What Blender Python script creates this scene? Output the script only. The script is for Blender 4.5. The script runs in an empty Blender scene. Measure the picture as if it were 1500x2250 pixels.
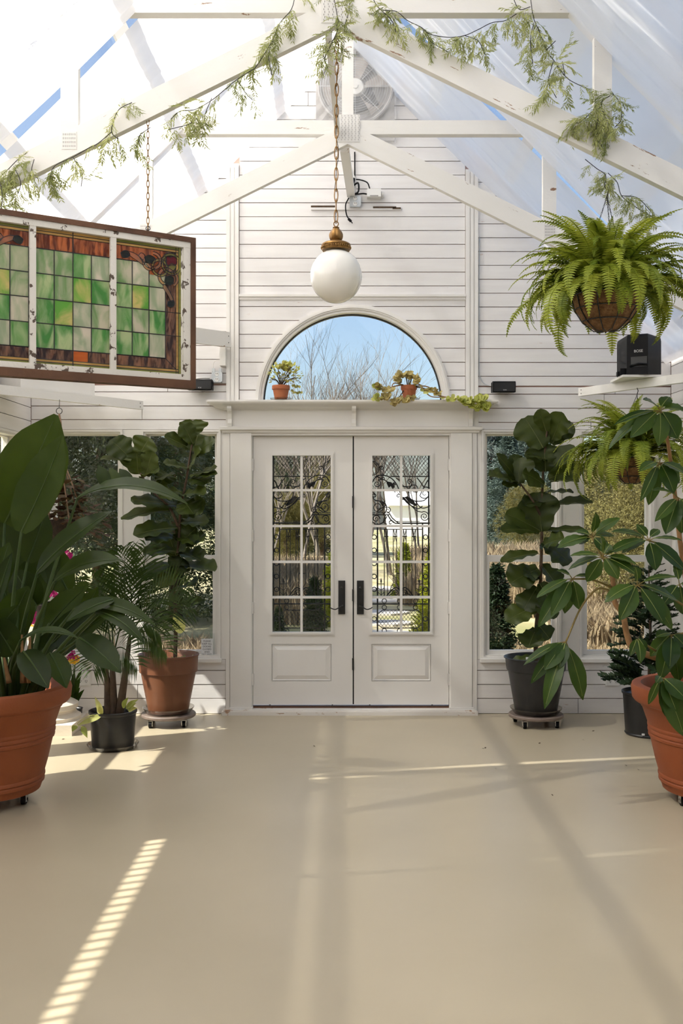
import bpy, math, random
from mathutils import Vector, Matrix, noise

# ------------------------------------------------------------------ camera, sky, sun, exposure
SC = bpy.context.scene
COL = SC.collection
FPX, CXP, CYP, EYE = 2187.0, 750.0, 1125.0, 1.55      # focal length in pixels, image centre, eye height
cam_d = bpy.data.cameras.new('camera')
cam_d.sensor_fit = 'VERTICAL'; cam_d.sensor_height = 36.0; cam_d.lens = FPX / 2250.0 * 36.0
cam_d.clip_start = 0.05; cam_d.clip_end = 400
cam = bpy.data.objects.new('camera', cam_d); COL.objects.link(cam)
cam.location = (0, 0, EYE); cam.rotation_euler = (math.pi / 2, 0, 0)
SC.camera = cam

SUN_DIR = Vector((0.60, 0.26, -0.75)).normalized()
world = bpy.data.worlds.new('world'); SC.world = world; world.use_nodes = True
wn = world.node_tree.nodes; wn.clear()
w_out = wn.new('ShaderNodeOutputWorld'); w_bg = wn.new('ShaderNodeBackground'); w_sky = wn.new('ShaderNodeTexSky')
w_sky.sky_type = 'NISHITA'; w_sky.sun_disc = False
w_sky.sun_elevation = math.asin(-SUN_DIR.z); w_sky.sun_rotation = math.atan2(-SUN_DIR.x, -SUN_DIR.y)
w_sky.air_density = 1.0; w_sky.dust_density = 2.6; w_sky.ozone_density = 1.0
w_bg.inputs['Strength'].default_value = 0.21
world.node_tree.links.new(w_sky.outputs[0], w_bg.inputs[0]); world.node_tree.links.new(w_bg.outputs[0], w_out.inputs[0])
sun_d = bpy.data.lights.new('sun', 'SUN'); sun_d.energy = 8.0; sun_d.angle = math.radians(0.7); sun_d.color = (1.0, 0.94, 0.84)
sun = bpy.data.objects.new('sun', sun_d); COL.objects.link(sun)
sun.rotation_euler = SUN_DIR.to_track_quat('-Z', 'Y').to_euler()
SC.view_settings.view_transform = 'Standard'; SC.view_settings.look = 'None'
SC.view_settings.gamma = 1.0; SC.view_settings.use_curve_mapping = False
SC.view_settings.exposure = 0.2
cy = SC.cycles
cy.use_denoising = True
cy.max_bounces = 6; cy.diffuse_bounces = 4; cy.glossy_bounces = 2; cy.transmission_bounces = 4; cy.transparent_max_bounces = 14
cy.use_adaptive_sampling = True; cy.adaptive_threshold = 0.08; cy.adaptive_min_samples = 12
cy.sample_clamp_indirect = 6.0; cy.caustics_reflective = False; cy.caustics_refractive = False

# ------------------------------------------------------------------ helpers
WY = 7.65                         # depth of the end wall's face
PPM = FPX / WY                    # pixels per metre there
def P(px, py, y): return Vector(((px - CXP) / FPX * y, y, EYE - (py - CYP) / FPX * y))
def wx(px): return (px - CXP) / PPM
def wz(py): return EYE - (py - CYP) / PPM
def V(*a): return Vector(a)
def lerp(a, b, t): return a + (b - a) * t

class MB:
    def __init__(s): s.v = []; s.f = []
    def add(s, vs, fs):
        n = len(s.v); s.v.extend([tuple(p) for p in vs]); s.f.extend([tuple(i + n for i in q) for q in fs]); return s
    def box(s, x0, x1, y0, y1, z0, z1):
        return s.add([(x0,y0,z0),(x1,y0,z0),(x1,y1,z0),(x0,y1,z0),(x0,y0,z1),(x1,y0,z1),(x1,y1,z1),(x0,y1,z1)],
                     [(0,3,2,1),(4,5,6,7),(0,1,5,4),(1,2,6,5),(2,3,7,6),(3,0,4,7)])
    def obox(s, c, ax, ay, az):   # centre and three half-axis vectors
        c = Vector(c); vs = []
        for k in (-1, 1):
            for (i, j) in ((-1,-1),(1,-1),(1,1),(-1,1)):
                vs.append(c + ax * i + ay * j + az * k)
        return s.add(vs, [(0,3,2,1),(4,5,6,7),(0,1,5,4),(1,2,6,5),(2,3,7,6),(3,0,4,7)])
    def bar(s, a, b, w, t, up=None):   # rectangular bar from a to b, w across (along `up` x dir), t thick
        a, b = Vector(a), Vector(b); d = (b - a); L = d.length; d = d / L
        up = Vector(up) if up else V(0, 0, 1)
        sd = d.cross(up)
        if sd.length < 1e-4: sd = d.cross(V(1, 0, 0))
        sd.normalize(); u = sd.cross(d)
        return s.obox((a + b) / 2, d * (L / 2), sd * (t / 2), u * (w / 2))
    def prism(s, pts, ext):
        n = len(pts); ext = Vector(ext); pts = [Vector(p) for p in pts]
        vs = pts + [p + ext for p in pts]
        fs = [tuple(range(n)), tuple(range(2 * n - 1, n - 1, -1))]
        fs += [(i, i + n, (i + 1) % n + n, (i + 1) % n) for i in range(n)]
        return s.add(vs, fs)
    def tube(s, pts, r, n=6, cap=True):
        pts = [Vector(p) for p in pts]; m = len(pts)
        rs = r if isinstance(r, (list, tuple)) else [r] * m
        vs = []; fs = []
        nrm = None
        for i, p in enumerate(pts):
            t = (pts[min(i + 1, m - 1)] - pts[max(i - 1, 0)])
            if t.length < 1e-9: t = V(0, 0, 1)
            t.normalize()
            if nrm is None:
                nrm = t.orthogonal().normalized()
            else:
                nrm = nrm - t * nrm.dot(t)
                if nrm.length < 1e-6: nrm = t.orthogonal()
                nrm.normalize()
            bn = t.cross(nrm)
            for k in range(n):
                a = 2 * math.pi * k / n
                vs.append(p + (nrm * math.cos(a) + bn * math.sin(a)) * rs[i])
        for i in range(m - 1):
            for k in range(n):
                k2 = (k + 1) % n
                fs.append((i * n + k, i * n + k2, (i + 1) * n + k2, (i + 1) * n + k))
        if cap:
            fs.append(tuple(range(n - 1, -1, -1))); fs.append(tuple((m - 1) * n + k for k in range(n)))
        return s.add(vs, fs)
    def lathe(s, c, prof, n=32, axis='Z'):
        c = Vector(c); vs = []; fs = []; m = len(prof)
        for (r, z) in prof:
            for k in range(n):
                a = 2 * math.pi * k / n
                if axis == 'Z': vs.append(c + V(r * math.cos(a), r * math.sin(a), z))
                elif axis == 'Y': vs.append(c + V(r * math.cos(a), z, r * math.sin(a)))
                else: vs.append(c + V(z, r * math.cos(a), r * math.sin(a)))
        for i in range(m - 1):
            for k in range(n):
                k2 = (k + 1) % n
                fs.append((i * n + k, i * n + k2, (i + 1) * n + k2, (i + 1) * n + k))
        if prof[0][0] > 1e-6: fs.append(tuple(range(n - 1, -1, -1)))
        if prof[-1][0] > 1e-6: fs.append(tuple((m - 1) * n + k for k in range(n)))
        return s.add(vs, fs)
    def grid(s, rows, closed=False):
        m = len(rows); n = len(rows[0]); vs = [p for r in rows for p in r]; fs = []
        for i in range(m - 1):
            for j in range(n if closed else n - 1):
                j2 = (j + 1) % n
                fs.append((i * n + j, i * n + j2, (i + 1) * n + j2, (i + 1) * n + j))
        return s.add(vs, fs)
    def mesh(s, name, mat, off=(0, 0, 0), smooth=False):
        ox, oy, oz = off
        me = bpy.data.meshes.new(name)
        me.from_pydata([(x - ox, y - oy, z - oz) for (x, y, z) in s.v], [], s.f)
        if mat: me.materials.append(mat)
        if smooth:
            me.shade_smooth()
            if smooth is not True: me.set_sharp_from_angle(angle=math.radians(smooth))
        me.update(); return me
    def build(s, name, mat, parent=None, smooth=False):
        if parent is not None: off = world_loc(parent)
        else:
            xs = [p[0] for p in s.v]; ys = [p[1] for p in s.v]; zs = [p[2] for p in s.v]
            off = ((min(xs) + max(xs)) / 2, (min(ys) + max(ys)) / 2, min(zs))
        me = s.mesh(name, mat, off, smooth)
        o = bpy.data.objects.new(name, me); COL.objects.link(o)
        if parent is not None: o.parent = parent
        else: o.location = off
        return o

def world_loc(o):
    p = Vector((0, 0, 0))
    while o is not None: p = p + o.location; o = o.parent
    return p
def tag(o, label=None, cat=None, group=None, kind=None):
    if label: o['label'] = label
    if cat: o['category'] = cat
    if group: o['group'] = group
    if kind: o['kind'] = kind
    return o
def empty(name, loc, label=None, cat=None, group=None, kind=None):
    o = bpy.data.objects.new(name, None); COL.objects.link(o); o.location = loc; o.empty_display_size = 0.05
    return tag(o, label, cat, group, kind)
def inst(name, me, M, parent):     # a shared mesh placed with a world matrix under a parent that is only translated
    o = bpy.data.objects.new(name, me); COL.objects.link(o); o.parent = parent
    o.matrix_basis = Matrix.Translation(-world_loc(parent)) @ M
    return o
def frame_matrix(base, d, up, scale=1.0, sx=None):    # local Y along d, local Z near up
    d = Vector(d).normalized(); up = Vector(up)
    x = d.cross(up)
    if x.length < 1e-5: x = d.orthogonal()
    x.normalize(); z = x.cross(d)
    sx = scale if sx is None else sx
    M = Matrix(((x.x * sx, d.x * scale, z.x * scale, base[0]), (x.y * sx, d.y * scale, z.y * scale, base[1]),
                (x.z * sx, d.z * scale, z.z * scale, base[2]), (0, 0, 0, 1)))
    return M
def bez(a, b, c, t): return a * ((1 - t) ** 2) + b * (2 * t * (1 - t)) + c * (t * t)
def bez_pts(a, b, c, n): return [bez(Vector(a), Vector(b), Vector(c), i / n) for i in range(n + 1)]
def spline(pts, n=8):              # Catmull-Rom through points
    pts = [Vector(p) for p in pts]; q = [pts[0] * 2 - pts[1]] + pts + [pts[-1] * 2 - pts[-2]]; out = []
    for i in range(1, len(q) - 2):
        for k in range(n):
            t = k / n; a, b, c, d = q[i-1], q[i], q[i+1], q[i+2]
            out.append(0.5 * ((2*b) + (c-a)*t + (2*a-5*b+4*c-d)*t*t + (3*b-a-3*c+d)*t*t*t))
    out.append(pts[-1]); return out

# ------------------------------------------------------------------ materials
def new_mat(name):
    m = bpy.data.materials.new(name); m.use_nodes = True; nt = m.node_tree; nt.nodes.clear()
    out = nt.nodes.new('ShaderNodeOutputMaterial'); return m, nt, out
def nd(nt, t, **kw):
    n = nt.nodes.new(t)
    for k, v in kw.items():
        if k.startswith('i_'): n.inputs[k[2:].replace('_', ' ')].default_value = v
        else: setattr(n, k, v)
    return n
def c4(c): return (c[0], c[1], c[2], 1.0)
def paint(name, col, rough=0.5, col2=None, scale=3.0, stretch=(1, 1, 1), chip=None, chip_amt=0.0, chip_scale=14.0, bump=0.0, bump_scale=60.0,
          metallic=0.0, contrast=(0.35, 0.65), coat=0.0, spec=0.5, tilt=None):
    m, nt, out = new_mat(name); L = nt.links.new
    b = nd(nt, 'ShaderNodeBsdfPrincipled'); b.inputs['Roughness'].default_value = rough; b.inputs['Metallic'].default_value = metallic
    b.inputs['Coat Weight'].default_value = coat; b.inputs['Specular IOR Level'].default_value = spec
    L(b.outputs[0], out.inputs[0])
    tc = nd(nt, 'ShaderNodeTexCoord'); mp = nd(nt, 'ShaderNodeMapping'); mp.inputs['Scale'].default_value = stretch
    geo = nd(nt, 'ShaderNodeNewGeometry')
    if tilt is not None:
        mp.vector_type = 'TEXTURE'; mp.inputs['Scale'].default_value = tuple(1.0 / q for q in stretch); mp.inputs['Rotation'].default_value = (0, tilt, 0)
    L(geo.outputs['Position'], mp.inputs[0])
    ns = nd(nt, 'ShaderNodeTexNoise'); ns.inputs['Scale'].default_value = scale; ns.inputs['Detail'].default_value = 4
    L(mp.outputs[0], ns.inputs['Vector'])
    rp = nd(nt, 'ShaderNodeValToRGB'); rp.color_ramp.elements[0].position = contrast[0]; rp.color_ramp.elements[1].position = contrast[1]
    rp.color_ramp.elements[0].color = c4(col); rp.color_ramp.elements[1].color = c4(col2 or col)
    L(ns.outputs[0], rp.inputs[0]); last = rp.outputs[0]
    if chip:
        n2 = nd(nt, 'ShaderNodeTexNoise'); n2.inputs['Scale'].default_value = chip_scale; n2.inputs['Detail'].default_value = 6; n2.inputs['Roughness'].default_value = 0.65
        L(mp.outputs[0], n2.inputs['Vector'])
        r2 = nd(nt, 'ShaderNodeValToRGB'); e = r2.color_ramp.elements
        e[0].position = 1 - chip_amt; e[0].color = (0, 0, 0, 1); e[1].position = min(1.0, 1 - chip_amt + 0.015); e[1].color = (1, 1, 1, 1)
        L(n2.outputs[0], r2.inputs[0])
        mx = nd(nt, 'ShaderNodeMixRGB'); mx.inputs[2].default_value = c4(chip); L(r2.outputs[0], mx.inputs[0]); L(last, mx.inputs[1]); last = mx.outputs[0]
    L(last, b.inputs['Base Color'])
    if bump:
        n3 = nd(nt, 'ShaderNodeTexNoise'); n3.inputs['Scale'].default_value = bump_scale; n3.inputs['Detail'].default_value = 3
        L(mp.outputs[0], n3.inputs['Vector'])
        bp = nd(nt, 'ShaderNodeBump'); bp.inputs['Strength'].default_value = bump; bp.inputs['Distance'].default_value = 0.01
        L(n3.outputs[0], bp.inputs['Height']); L(bp.outputs[0], b.inputs['Normal'])
    return m
def leaf_mat(name, col, col2, rough=0.35, trans=0.3, tcol=None, vein=False, scale=6.0):
    m, nt, out = new_mat(name); L = nt.links.new
    b = nd(nt, 'ShaderNodeBsdfPrincipled'); b.inputs['Roughness'].default_value = rough; b.inputs['Specular IOR Level'].default_value = 0.32
    tr = nd(nt, 'ShaderNodeBsdfTranslucent'); mx = nd(nt, 'ShaderNodeMixShader'); mx.inputs[0].default_value = trans
    oi = nd(nt, 'ShaderNodeObjectInfo'); geo = nd(nt, 'ShaderNodeNewGeometry')
    ns = nd(nt, 'ShaderNodeTexNoise'); ns.inputs['Scale'].default_value = scale; ns.inputs['Detail'].default_value = 3
    L(geo.outputs['Position'], ns.inputs['Vector'])
    ad = nd(nt, 'ShaderNodeMath'); ad.operation = 'MULTIPLY_ADD'; ad.inputs[1].default_value = 0.5; L(oi.outputs['Random'], ad.inputs[0])
    sc = nd(nt, 'ShaderNodeMath'); sc.operation = 'MULTIPLY'; sc.inputs[1].default_value = 0.6; L(ns.outputs[0], sc.inputs[0]); L(sc.outputs[0], ad.inputs[2])
    rp = nd(nt, 'ShaderNodeValToRGB'); rp.color_ramp.elements[0].position = 0.25; rp.color_ramp.elements[1].position = 0.85
    rp.color_ramp.elements[0].color = c4(col); rp.color_ramp.elements[1].color = c4(col2); L(ad.outputs[0], rp.inputs[0])
    L(rp.outputs[0], b.inputs['Base Color'])
    hs = nd(nt, 'ShaderNodeHueSaturation'); hs.inputs['Value'].default_value = 1.8; hs.inputs['Hue'].default_value = 0.48; L(rp.outputs[0], hs.inputs['Color'])
    L(hs.outputs[0], tr.inputs['Color'])
    L(b.outputs[0], mx.inputs[1]); L(tr.outputs[0], mx.inputs[2]); L(mx.outputs[0], out.inputs[0])
    return m
def glass_mat(name, tint=(1, 1, 1), refl=1.0):
    m, nt, out = new_mat(name); L = nt.links.new
    t = nd(nt, 'ShaderNodeBsdfTransparent'); t.inputs[0].default_value = c4(tint)
    g = nd(nt, 'ShaderNodeBsdfGlossy'); g.inputs['Roughness'].default_value = 0.01
    fr = nd(nt, 'ShaderNodeFresnel'); ge = nd(nt, 'ShaderNodeNewGeometry')
    io = nd(nt, 'ShaderNodeMath'); io.operation = 'MULTIPLY_ADD'; io.inputs[1].default_value = 1 / 1.5 - 1.5; io.inputs[2].default_value = 1.5     # same Fresnel on both faces of the pane
    L(ge.outputs['Backfacing'], io.inputs[0]); L(io.outputs[0], fr.inputs['IOR'])
    ml = nd(nt, 'ShaderNodeMath'); ml.operation = 'MULTIPLY'; ml.inputs[1].default_value = refl; L(fr.outputs[0], ml.inputs[0])
    mx = nd(nt, 'ShaderNodeMixShader'); L(ml.outputs[0], mx.inputs[0]); L(t.outputs[0], mx.inputs[1]); L(g.outputs[0], mx.inputs[2]); L(mx.outputs[0], out.inputs[0])
    return m
def cloth_mat():
    m, nt, out = new_mat('sheer_fabric'); L = nt.links.new
    d = nd(nt, 'ShaderNodeBsdfDiffuse'); d.inputs[0].default_value = (0.96, 0.94, 0.925, 1)
    t = nd(nt, 'ShaderNodeBsdfTranslucent'); t.inputs[0].default_value = (0.97, 0.948, 0.93, 1)
    tp = nd(nt, 'ShaderNodeBsdfTransparent'); tp.inputs[0].default_value = (1, 1, 1, 1)
    m1 = nd(nt, 'ShaderNodeMixShader'); m1.inputs[0].default_value = 0.66
    m2 = nd(nt, 'ShaderNodeMixShader'); m2.inputs[0].default_value = 0.09
    L(d.outputs[0], m1.inputs[1]); L(t.outputs[0], m1.inputs[2]); L(m1.outputs[0], m2.inputs[1]); L(tp.outputs[0], m2.inputs[2]); L(m2.outputs[0], out.inputs[0])
    return m
M = {}
WOODCHIP = (0.30, 0.17, 0.10)
M['board'] = paint('whitewashed_board', (0.80, 0.775, 0.765), 0.55, (0.85, 0.83, 0.82), 2.2, (1, 1, 9), chip=(0.62, 0.48, 0.42), chip_amt=0.30, chip_scale=5.0, bump=0.08)
M['wall_back'] = paint('raw_wood_behind_boards', (0.52, 0.34, 0.28), 0.8)
M['trim'] = paint('white_trim_paint', (0.80, 0.775, 0.74), 0.42, (0.83, 0.81, 0.78), 2.0, bump=0.04)
M['door'] = paint('white_door_paint', (0.78, 0.755, 0.725), 0.38, (0.81, 0.79, 0.76), 2.0, bump=0.03)
M['sill'] = paint('worn_threshold_paint', (0.78, 0.74, 0.69), 0.5, (0.80, 0.77, 0.73), 3, chip=(0.42, 0.27, 0.18), chip_amt=0.37, chip_scale=11, stretch=(1, 1, 3))
M['truss'] = paint('chipped_white_timber', (0.80, 0.78, 0.745), 0.55, (0.84, 0.82, 0.79), 1.5, stretch=(1, 1, 2), chip=WOODCHIP, chip_amt=0.335, chip_scale=7.0, bump=0.1)
for nm_, tl_ in (('truss_l', -math.atan(.494)), ('truss_r', math.atan(.494)), ('truss_h', 0.0)):
    M[nm_] = paint('chipped_timber_' + nm_[-1], (0.80, 0.78, 0.745), 0.55, (0.84, 0.82, 0.79), 1.5, stretch=(1, 1, 5.5), chip=WOODCHIP, chip_amt=0.345 if nm_ != 'truss_r' else .365, chip_scale=4.5, bump=0.1, tilt=tl_)
M['plate'] = paint('white_gusset_plate', (0.74, 0.72, 0.69), 0.45, (0.78, 0.76, 0.73), 2.0)
M['slot'] = paint('plate_slots', (0.33, 0.31, 0.30), 0.6)
M['purlin'] = paint('white_purlin', (0.78, 0.77, 0.76), 0.6)
M['cloth'] = cloth_mat()
M['glass'] = glass_mat('window_glass', (0.95, 0.965, 0.965), 0.7)
M['roofglass'] = glass_mat('clear_roof_sheet', (0.95, 0.97, 0.98), 0.6)
M['floor'] = paint('beige_floor_paint', (0.455, 0.390, 0.275), 0.34, (0.500, 0.430, 0.308), 0.9, chip=(0.27, 0.23, 0.17), chip_amt=0.245, chip_scale=26, bump=0.03, bump_scale=8, spec=0.45)
M['black'] = paint('black_metal', (0.012, 0.012, 0.013), 0.4, (0.02, 0.02, 0.021), 4)
M['iron'] = paint('wrought_iron', (0.014, 0.014, 0.015), 0.55, (0.03, 0.028, 0.027), 8)
M['hinge'] = paint('painted_hinge', (0.72, 0.70, 0.68), 0.35, metallic=0.2)
M['galv'] = paint('galvanised_steel', (0.50, 0.53, 0.55), 0.35, (0.62, 0.65, 0.67), 20, metallic=0.6)
M['plastic_white'] = paint('white_plastic', (0.82, 0.81, 0.79), 0.35)
M['slotblack'] = paint('socket_slots', (0.05, 0.05, 0.05), 0.6)
M['blackplastic'] = paint('black_plastic', (0.006, 0.006, 0.007), 0.45, (0.010, 0.010, 0.011), 6, spec=0.15)
M['potblack'] = paint('black_nursery_plastic', (0.012, 0.012, 0.013), 0.38, (0.022, 0.021, 0.021), 9)
M['terracotta'] = paint('terracotta', (0.25, 0.058, 0.014), 0.62, (0.31, 0.080, 0.022), 2.2, bump=0.12, bump_scale=90)
M['terracotta_small'] = paint('small_terracotta', (0.42, 0.125, 0.05), 0.7, (0.48, 0.16, 0.07), 12, bump=0.1)
M['brownpot'] = paint('brown_plastic_pot', (0.17, 0.062, 0.028), 0.38, (0.20, 0.080, 0.040), 3, bump=0.04)
M['soil'] = paint('potting_soil', (0.022, 0.014, 0.009), 0.9, (0.05, 0.03, 0.018), 40, bump=0.8, bump_scale=80)
M['coir'] = paint('coir_liner', (0.15, 0.072, 0.028), 0.95, (0.23, 0.12, 0.05), 40, bump=0.9, bump_scale=120)
M['saucer'] = glass_mat('clear_plastic_saucer', (0.80, 0.78, 0.75), 1.6)
M['dolly'] = paint('grey_brown_dolly', (0.16, 0.12, 0.10), 0.5, (0.22, 0.17, 0.14), 9)
M['brass'] = paint('antique_brass', (0.22, 0.115, 0.035), 0.38, (0.36, 0.20, 0.07), 30, metallic=0.85, bump=0.1)
M['globe'] = paint('opal_glass', (0.86, 0.84, 0.79), 0.08, coat=0.6)
M['stone'] = paint('cream_plaster', (0.72, 0.64, 0.52), 0.7, (0.78, 0.71, 0.60), 6, bump=0.15)
M['chrome'] = paint('caster_chrome', (0.6, 0.6, 0.6), 0.2, metallic=1.0)
M['rope'] = paint('macrame_cord', (0.26, 0.16, 0.10), 0.9, (0.33, 0.21, 0.13), 60)
M['fir_frame'] = paint('dark_stained_fir', (0.085, 0.035, 0.016), 0.6, (0.145, 0.065, 0.030), 4, stretch=(1, 1, 1), bump=0.15)
M['old_white'] = paint('peeling_white_paint', (0.70, 0.67, 0.61), 0.6, (0.76, 0.73, 0.68), 6, chip=(0.10, 0.07, 0.05), chip_amt=0.415, chip_scale=16, bump=0.2)
M['lead'] = paint('lead_came', (0.035, 0.033, 0.034), 0.5, metallic=0.4)
M['paper'] = paint('white_paper', (0.80, 0.80, 0.80), 0.6)
M['ink'] = paint('dark_ink', (0.03, 0.03, 0.03), 0.7)
M['logo'] = paint('silver_lettering', (0.6, 0.6, 0.6), 0.4)
M['bark'] = paint('brown_bark', (0.075, 0.045, 0.026), 0.85, (0.11, 0.07, 0.042), 20, bump=0.4)
M['tanbark'] = paint('tan_bark', (0.27, 0.14, 0.055), 0.8, (0.34, 0.19, 0.08), 20, bump=0.4)
M['strelitzia'] = leaf_mat('strelitzia_leaf', (0.016, 0.032, 0.003), (0.040, 0.070, 0.007), 0.42, 0.30)
M['strel_stem'] = leaf_mat('strelitzia_stem', (0.040, 0.075, 0.018), (0.085, 0.125, 0.034), 0.45, 0.1)
M['fig'] = leaf_mat('fiddle_leaf', (0.021, 0.034, 0.004), (0.054, 0.074, 0.010), 0.45, 0.26)
M['scheff'] = leaf_mat('umbrella_leaf', (0.020, 0.050, 0.006), (0.052, 0.098, 0.013), 0.36, 0.25)
M['scheff_stem'] = leaf_mat('umbrella_stalk', (0.16, 0.13, 0.035), (0.26, 0.17, 0.05), 0.5, 0.05)
M['midrib'] = leaf_mat('pale_midrib', (0.20, 0.25, 0.06), (0.28, 0.32, 0.09), 0.45, 0.1)
M['figrib'] = leaf_mat('olive_midrib', (0.09, 0.11, 0.03), (0.14, 0.15, 0.05), 0.45, 0.1)
M['fern'] = leaf_mat('fern_green', (0.13, 0.19, 0.016), (0.33, 0.38, 0.045), 0.5, 0.35)
M['palm'] = leaf_mat('palm_green', (0.018, 0.038, 0.005), (0.048, 0.080, 0.010), 0.4, 0.25)
M['garland'] = leaf_mat('garland_green', (0.20, 0.24, 0.075), (0.46, 0.48, 0.20), 0.55, 0.2)
M['garland_stem'] = paint('dark_twig', (0.035, 0.032, 0.035), 0.8)
M['conifer_dark'] = leaf_mat('dark_needles', (0.010, 0.024, 0.008), (0.028, 0.052, 0.016), 0.6, 0.1)
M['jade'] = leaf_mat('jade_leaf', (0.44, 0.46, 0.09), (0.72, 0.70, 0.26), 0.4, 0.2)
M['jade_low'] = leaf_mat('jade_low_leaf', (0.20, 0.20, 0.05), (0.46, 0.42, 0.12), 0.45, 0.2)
M['trail'] = leaf_mat('trailing_leaf', (0.38, 0.30, 0.11), (0.58, 0.50, 0.20), 0.55, 0.2)
M['trail_fresh'] = leaf_mat('fresh_trailing_leaf', (0.34, 0.38, 0.06), (0.58, 0.60, 0.20), 0.5, 0.3)
M['begonia'] = leaf_mat('burgundy_leaf', (0.050, 0.014, 0.010), (0.085, 0.060, 0.020), 0.4, 0.25)
M['magenta'] = leaf_mat('magenta_petal', (0.30, 0.004, 0.085), (0.46, 0.012, 0.17), 0.5, 0.35)
M['yellowpetal'] = leaf_mat('yellow_petal', (0.62, 0.36, 0.02), (0.70, 0.50, 0.03), 0.5, 0.35)
M['pothos'] = leaf_mat('variegated_leaf', (0.20, 0.26, 0.03), (0.55, 0.55, 0.22), 0.4, 0.3)
# ------------------------------------------------------------------ the setting: floor, walls
XL, XR, RX, RZ = wx(68), wx(1474), 0.06, 5.15        # side walls, ridge line of the fabric
YB = -2.0
def roof_z(x): return RZ - abs(x - RX)
m = MB(); m.box(XL - 0.15, XR + 0.15, YB - 0.15, WY + 0.16, -0.12, 0.0)
tag(m.build('floor', M['floor']), 'beige painted concrete floor of the greenhouse hall', kind='structure')

# openings of the end wall, in metres
AX, AR = wx(774.5), 214.0 / PPM                        # half-round window: centre and casing radius
AZ = wz(884)
ZH, ZS = wz(944), wz(1448)                             # window head and sill
WIN = [(wx(103), wx(270)), (wx(310), wx(485)), (wx(1057), wx(1232)), (wx(1272), wx(1439))]
DX0, DX1, DZ1 = wx(553), wx(988.5), wz(956)
wall = empty('wall_back', (RX, WY, 0), 'white shiplap end wall with double doors and half-round window', kind='structure')
def arc(cx, cz, r, a0, a1, n): return [(cx + r * math.cos(lerp(a0, a1, i / n)), cz + r * math.sin(lerp(a0, a1, i / n))) for i in range(n + 1)]
bk = MB(); y0, y1 = WY + 0.018, WY + 0.13
def slab(pts): bk.prism([V(x, y0, z) for x, z in pts], (0, y1 - y0, 0))
zt = AZ
slab([(XL - .1, ZH), (AX - AR + .02, ZH), (AX - AR + .02, zt)] + arc(AX, zt, AR - .02, math.pi, math.pi / 2, 20) + [(AX, RZ + .1), (RX, RZ + .15), (XL - .1, roof_z(XL - .1) + .15)])
slab([(XR + .1, ZH), (XR + .1, roof_z(XR + .1) + .15), (AX, RZ + .1)] + arc(AX, zt, AR - .02, math.pi / 2, 0, 20) + [(AX + AR - .02, ZH)])
slab([(AX - AR + .02, DZ1 + .02), (AX + AR - .02, DZ1 + .02), (AX + AR - .02, zt), (AX - AR + .02, zt)])
xs = [XL - .1] + [v for w in WIN[:2] for v in w] + [DX0] 
for a, b in ((xs[0], xs[1]), (xs[2], xs[3]), (xs[4], DX0), (DX1, WIN[2][0]), (WIN[2][1], WIN[3][0]), (WIN[3][1], XR + .1)):
    slab([(a, 0), (b, 0), (b, ZH), (a, ZH)])
for a, b in WIN: slab([(a, 0), (b, 0), (b, ZS), (a, ZS)])
bk.build('wall_core', M['wall_back'], wall)

def clip(poly, n, d):            # keep n.p <= d
    out = []
    for i in range(len(poly)):
        a, b = poly[i], poly[(i + 1) % len(poly)]
        fa = n[0] * a[0] + n[1] * a[1] - d; fb = n[0] * b[0] + n[1] * b[1] - d
        if fa <= 0: out.append(a)
        if fa * fb < 0:
            t = fa / (fa - fb); out.append((a[0] + (b[0] - a[0]) * t, a[1] + (b[1] - a[1]) * t))
    return out
rb = random.Random(4)
def board(poly, name='board', yo=0.0):
    for sgn in (1, -1):
        poly = clip(poly, (sgn, 1), RZ + .06 + sgn * RX)
        if len(poly) < 3: return
    area = abs(sum(poly[i][0] * poly[(i+1) % len(poly)][1] - poly[(i+1) % len(poly)][0] * poly[i][1] for i in range(len(poly)))) / 2
    if area < 1e-4: return
    yo += rb.uniform(-0.0015, 0.0015)
    b = MB(); b.prism([V(x, WY + yo, z) for x, z in poly], (0, 0.016, 0)); b.build(name, M['board'], wall)
def rows(lines, px0, px1, cut=None, gap=0.85):
    for ya, yb in zip(lines[:-1], lines[1:]):
        z1_, z0_ = wz(ya + gap), wz(yb - gap); x0_, x1_ = wx(px0), wx(px1)
        if cut is None or z0_ > AZ + AR - .03:
            if cut is None and px1 - px0 > 300 and rb.random() < 0.35:
                xm = lerp(x0_, x1_, rb.uniform(.25, .75))
                board([(x0_, z0_), (xm - .002, z0_), (xm - .002, z1_), (x0_, z1_)]); board([(xm + .002, z0_), (x1_, z0_), (x1_, z1_), (xm + .002, z1_)])
            else: board([(x0_, z0_), (x1_, z0_), (x1_, z1_), (x0_, z1_)])
        else:
            zz = [lerp(z0_, z1_, i / 6) for i in range(7)]; r = AR - .025
            h = [math.sqrt(max(0.0, r * r - (z - AZ) ** 2)) if z > AZ else r for z in zz]
            board([(x0_, z0_)] + [(AX - hh, z) for hh, z in zip(h, zz)] + [(x0_, z1_)])
            board([(x1_, z1_)] + [(AX + hh, z) for hh, z in reversed(list(zip(h, zz)))] + [(x1_, z0_)])
rows([445.5 + 30.45 * k for k in range(-13, 7)] + [648], 526, 1021.5)
rows([652, 673.5, 704, 734.6, 765, 795.8, 826.4, 857, 884], 526, 1021.5, cut=True)
rows([484 + 30.55 * k for k in range(-10, 12)] + [843], 69, 497)
rows([491.8 + 30.45 * k for k in range(-10, 12)] + [848], 1050, 1473)
rows([846, 861, 892, 922, 944], 69, 497); rows([850, 866, 897, 928, 944], 1050, 1473)
for a, b in ((69, 495), (1048, 1473)): rows([1448, 1473, 1504, 1534.5, 1568], a, b)
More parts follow.
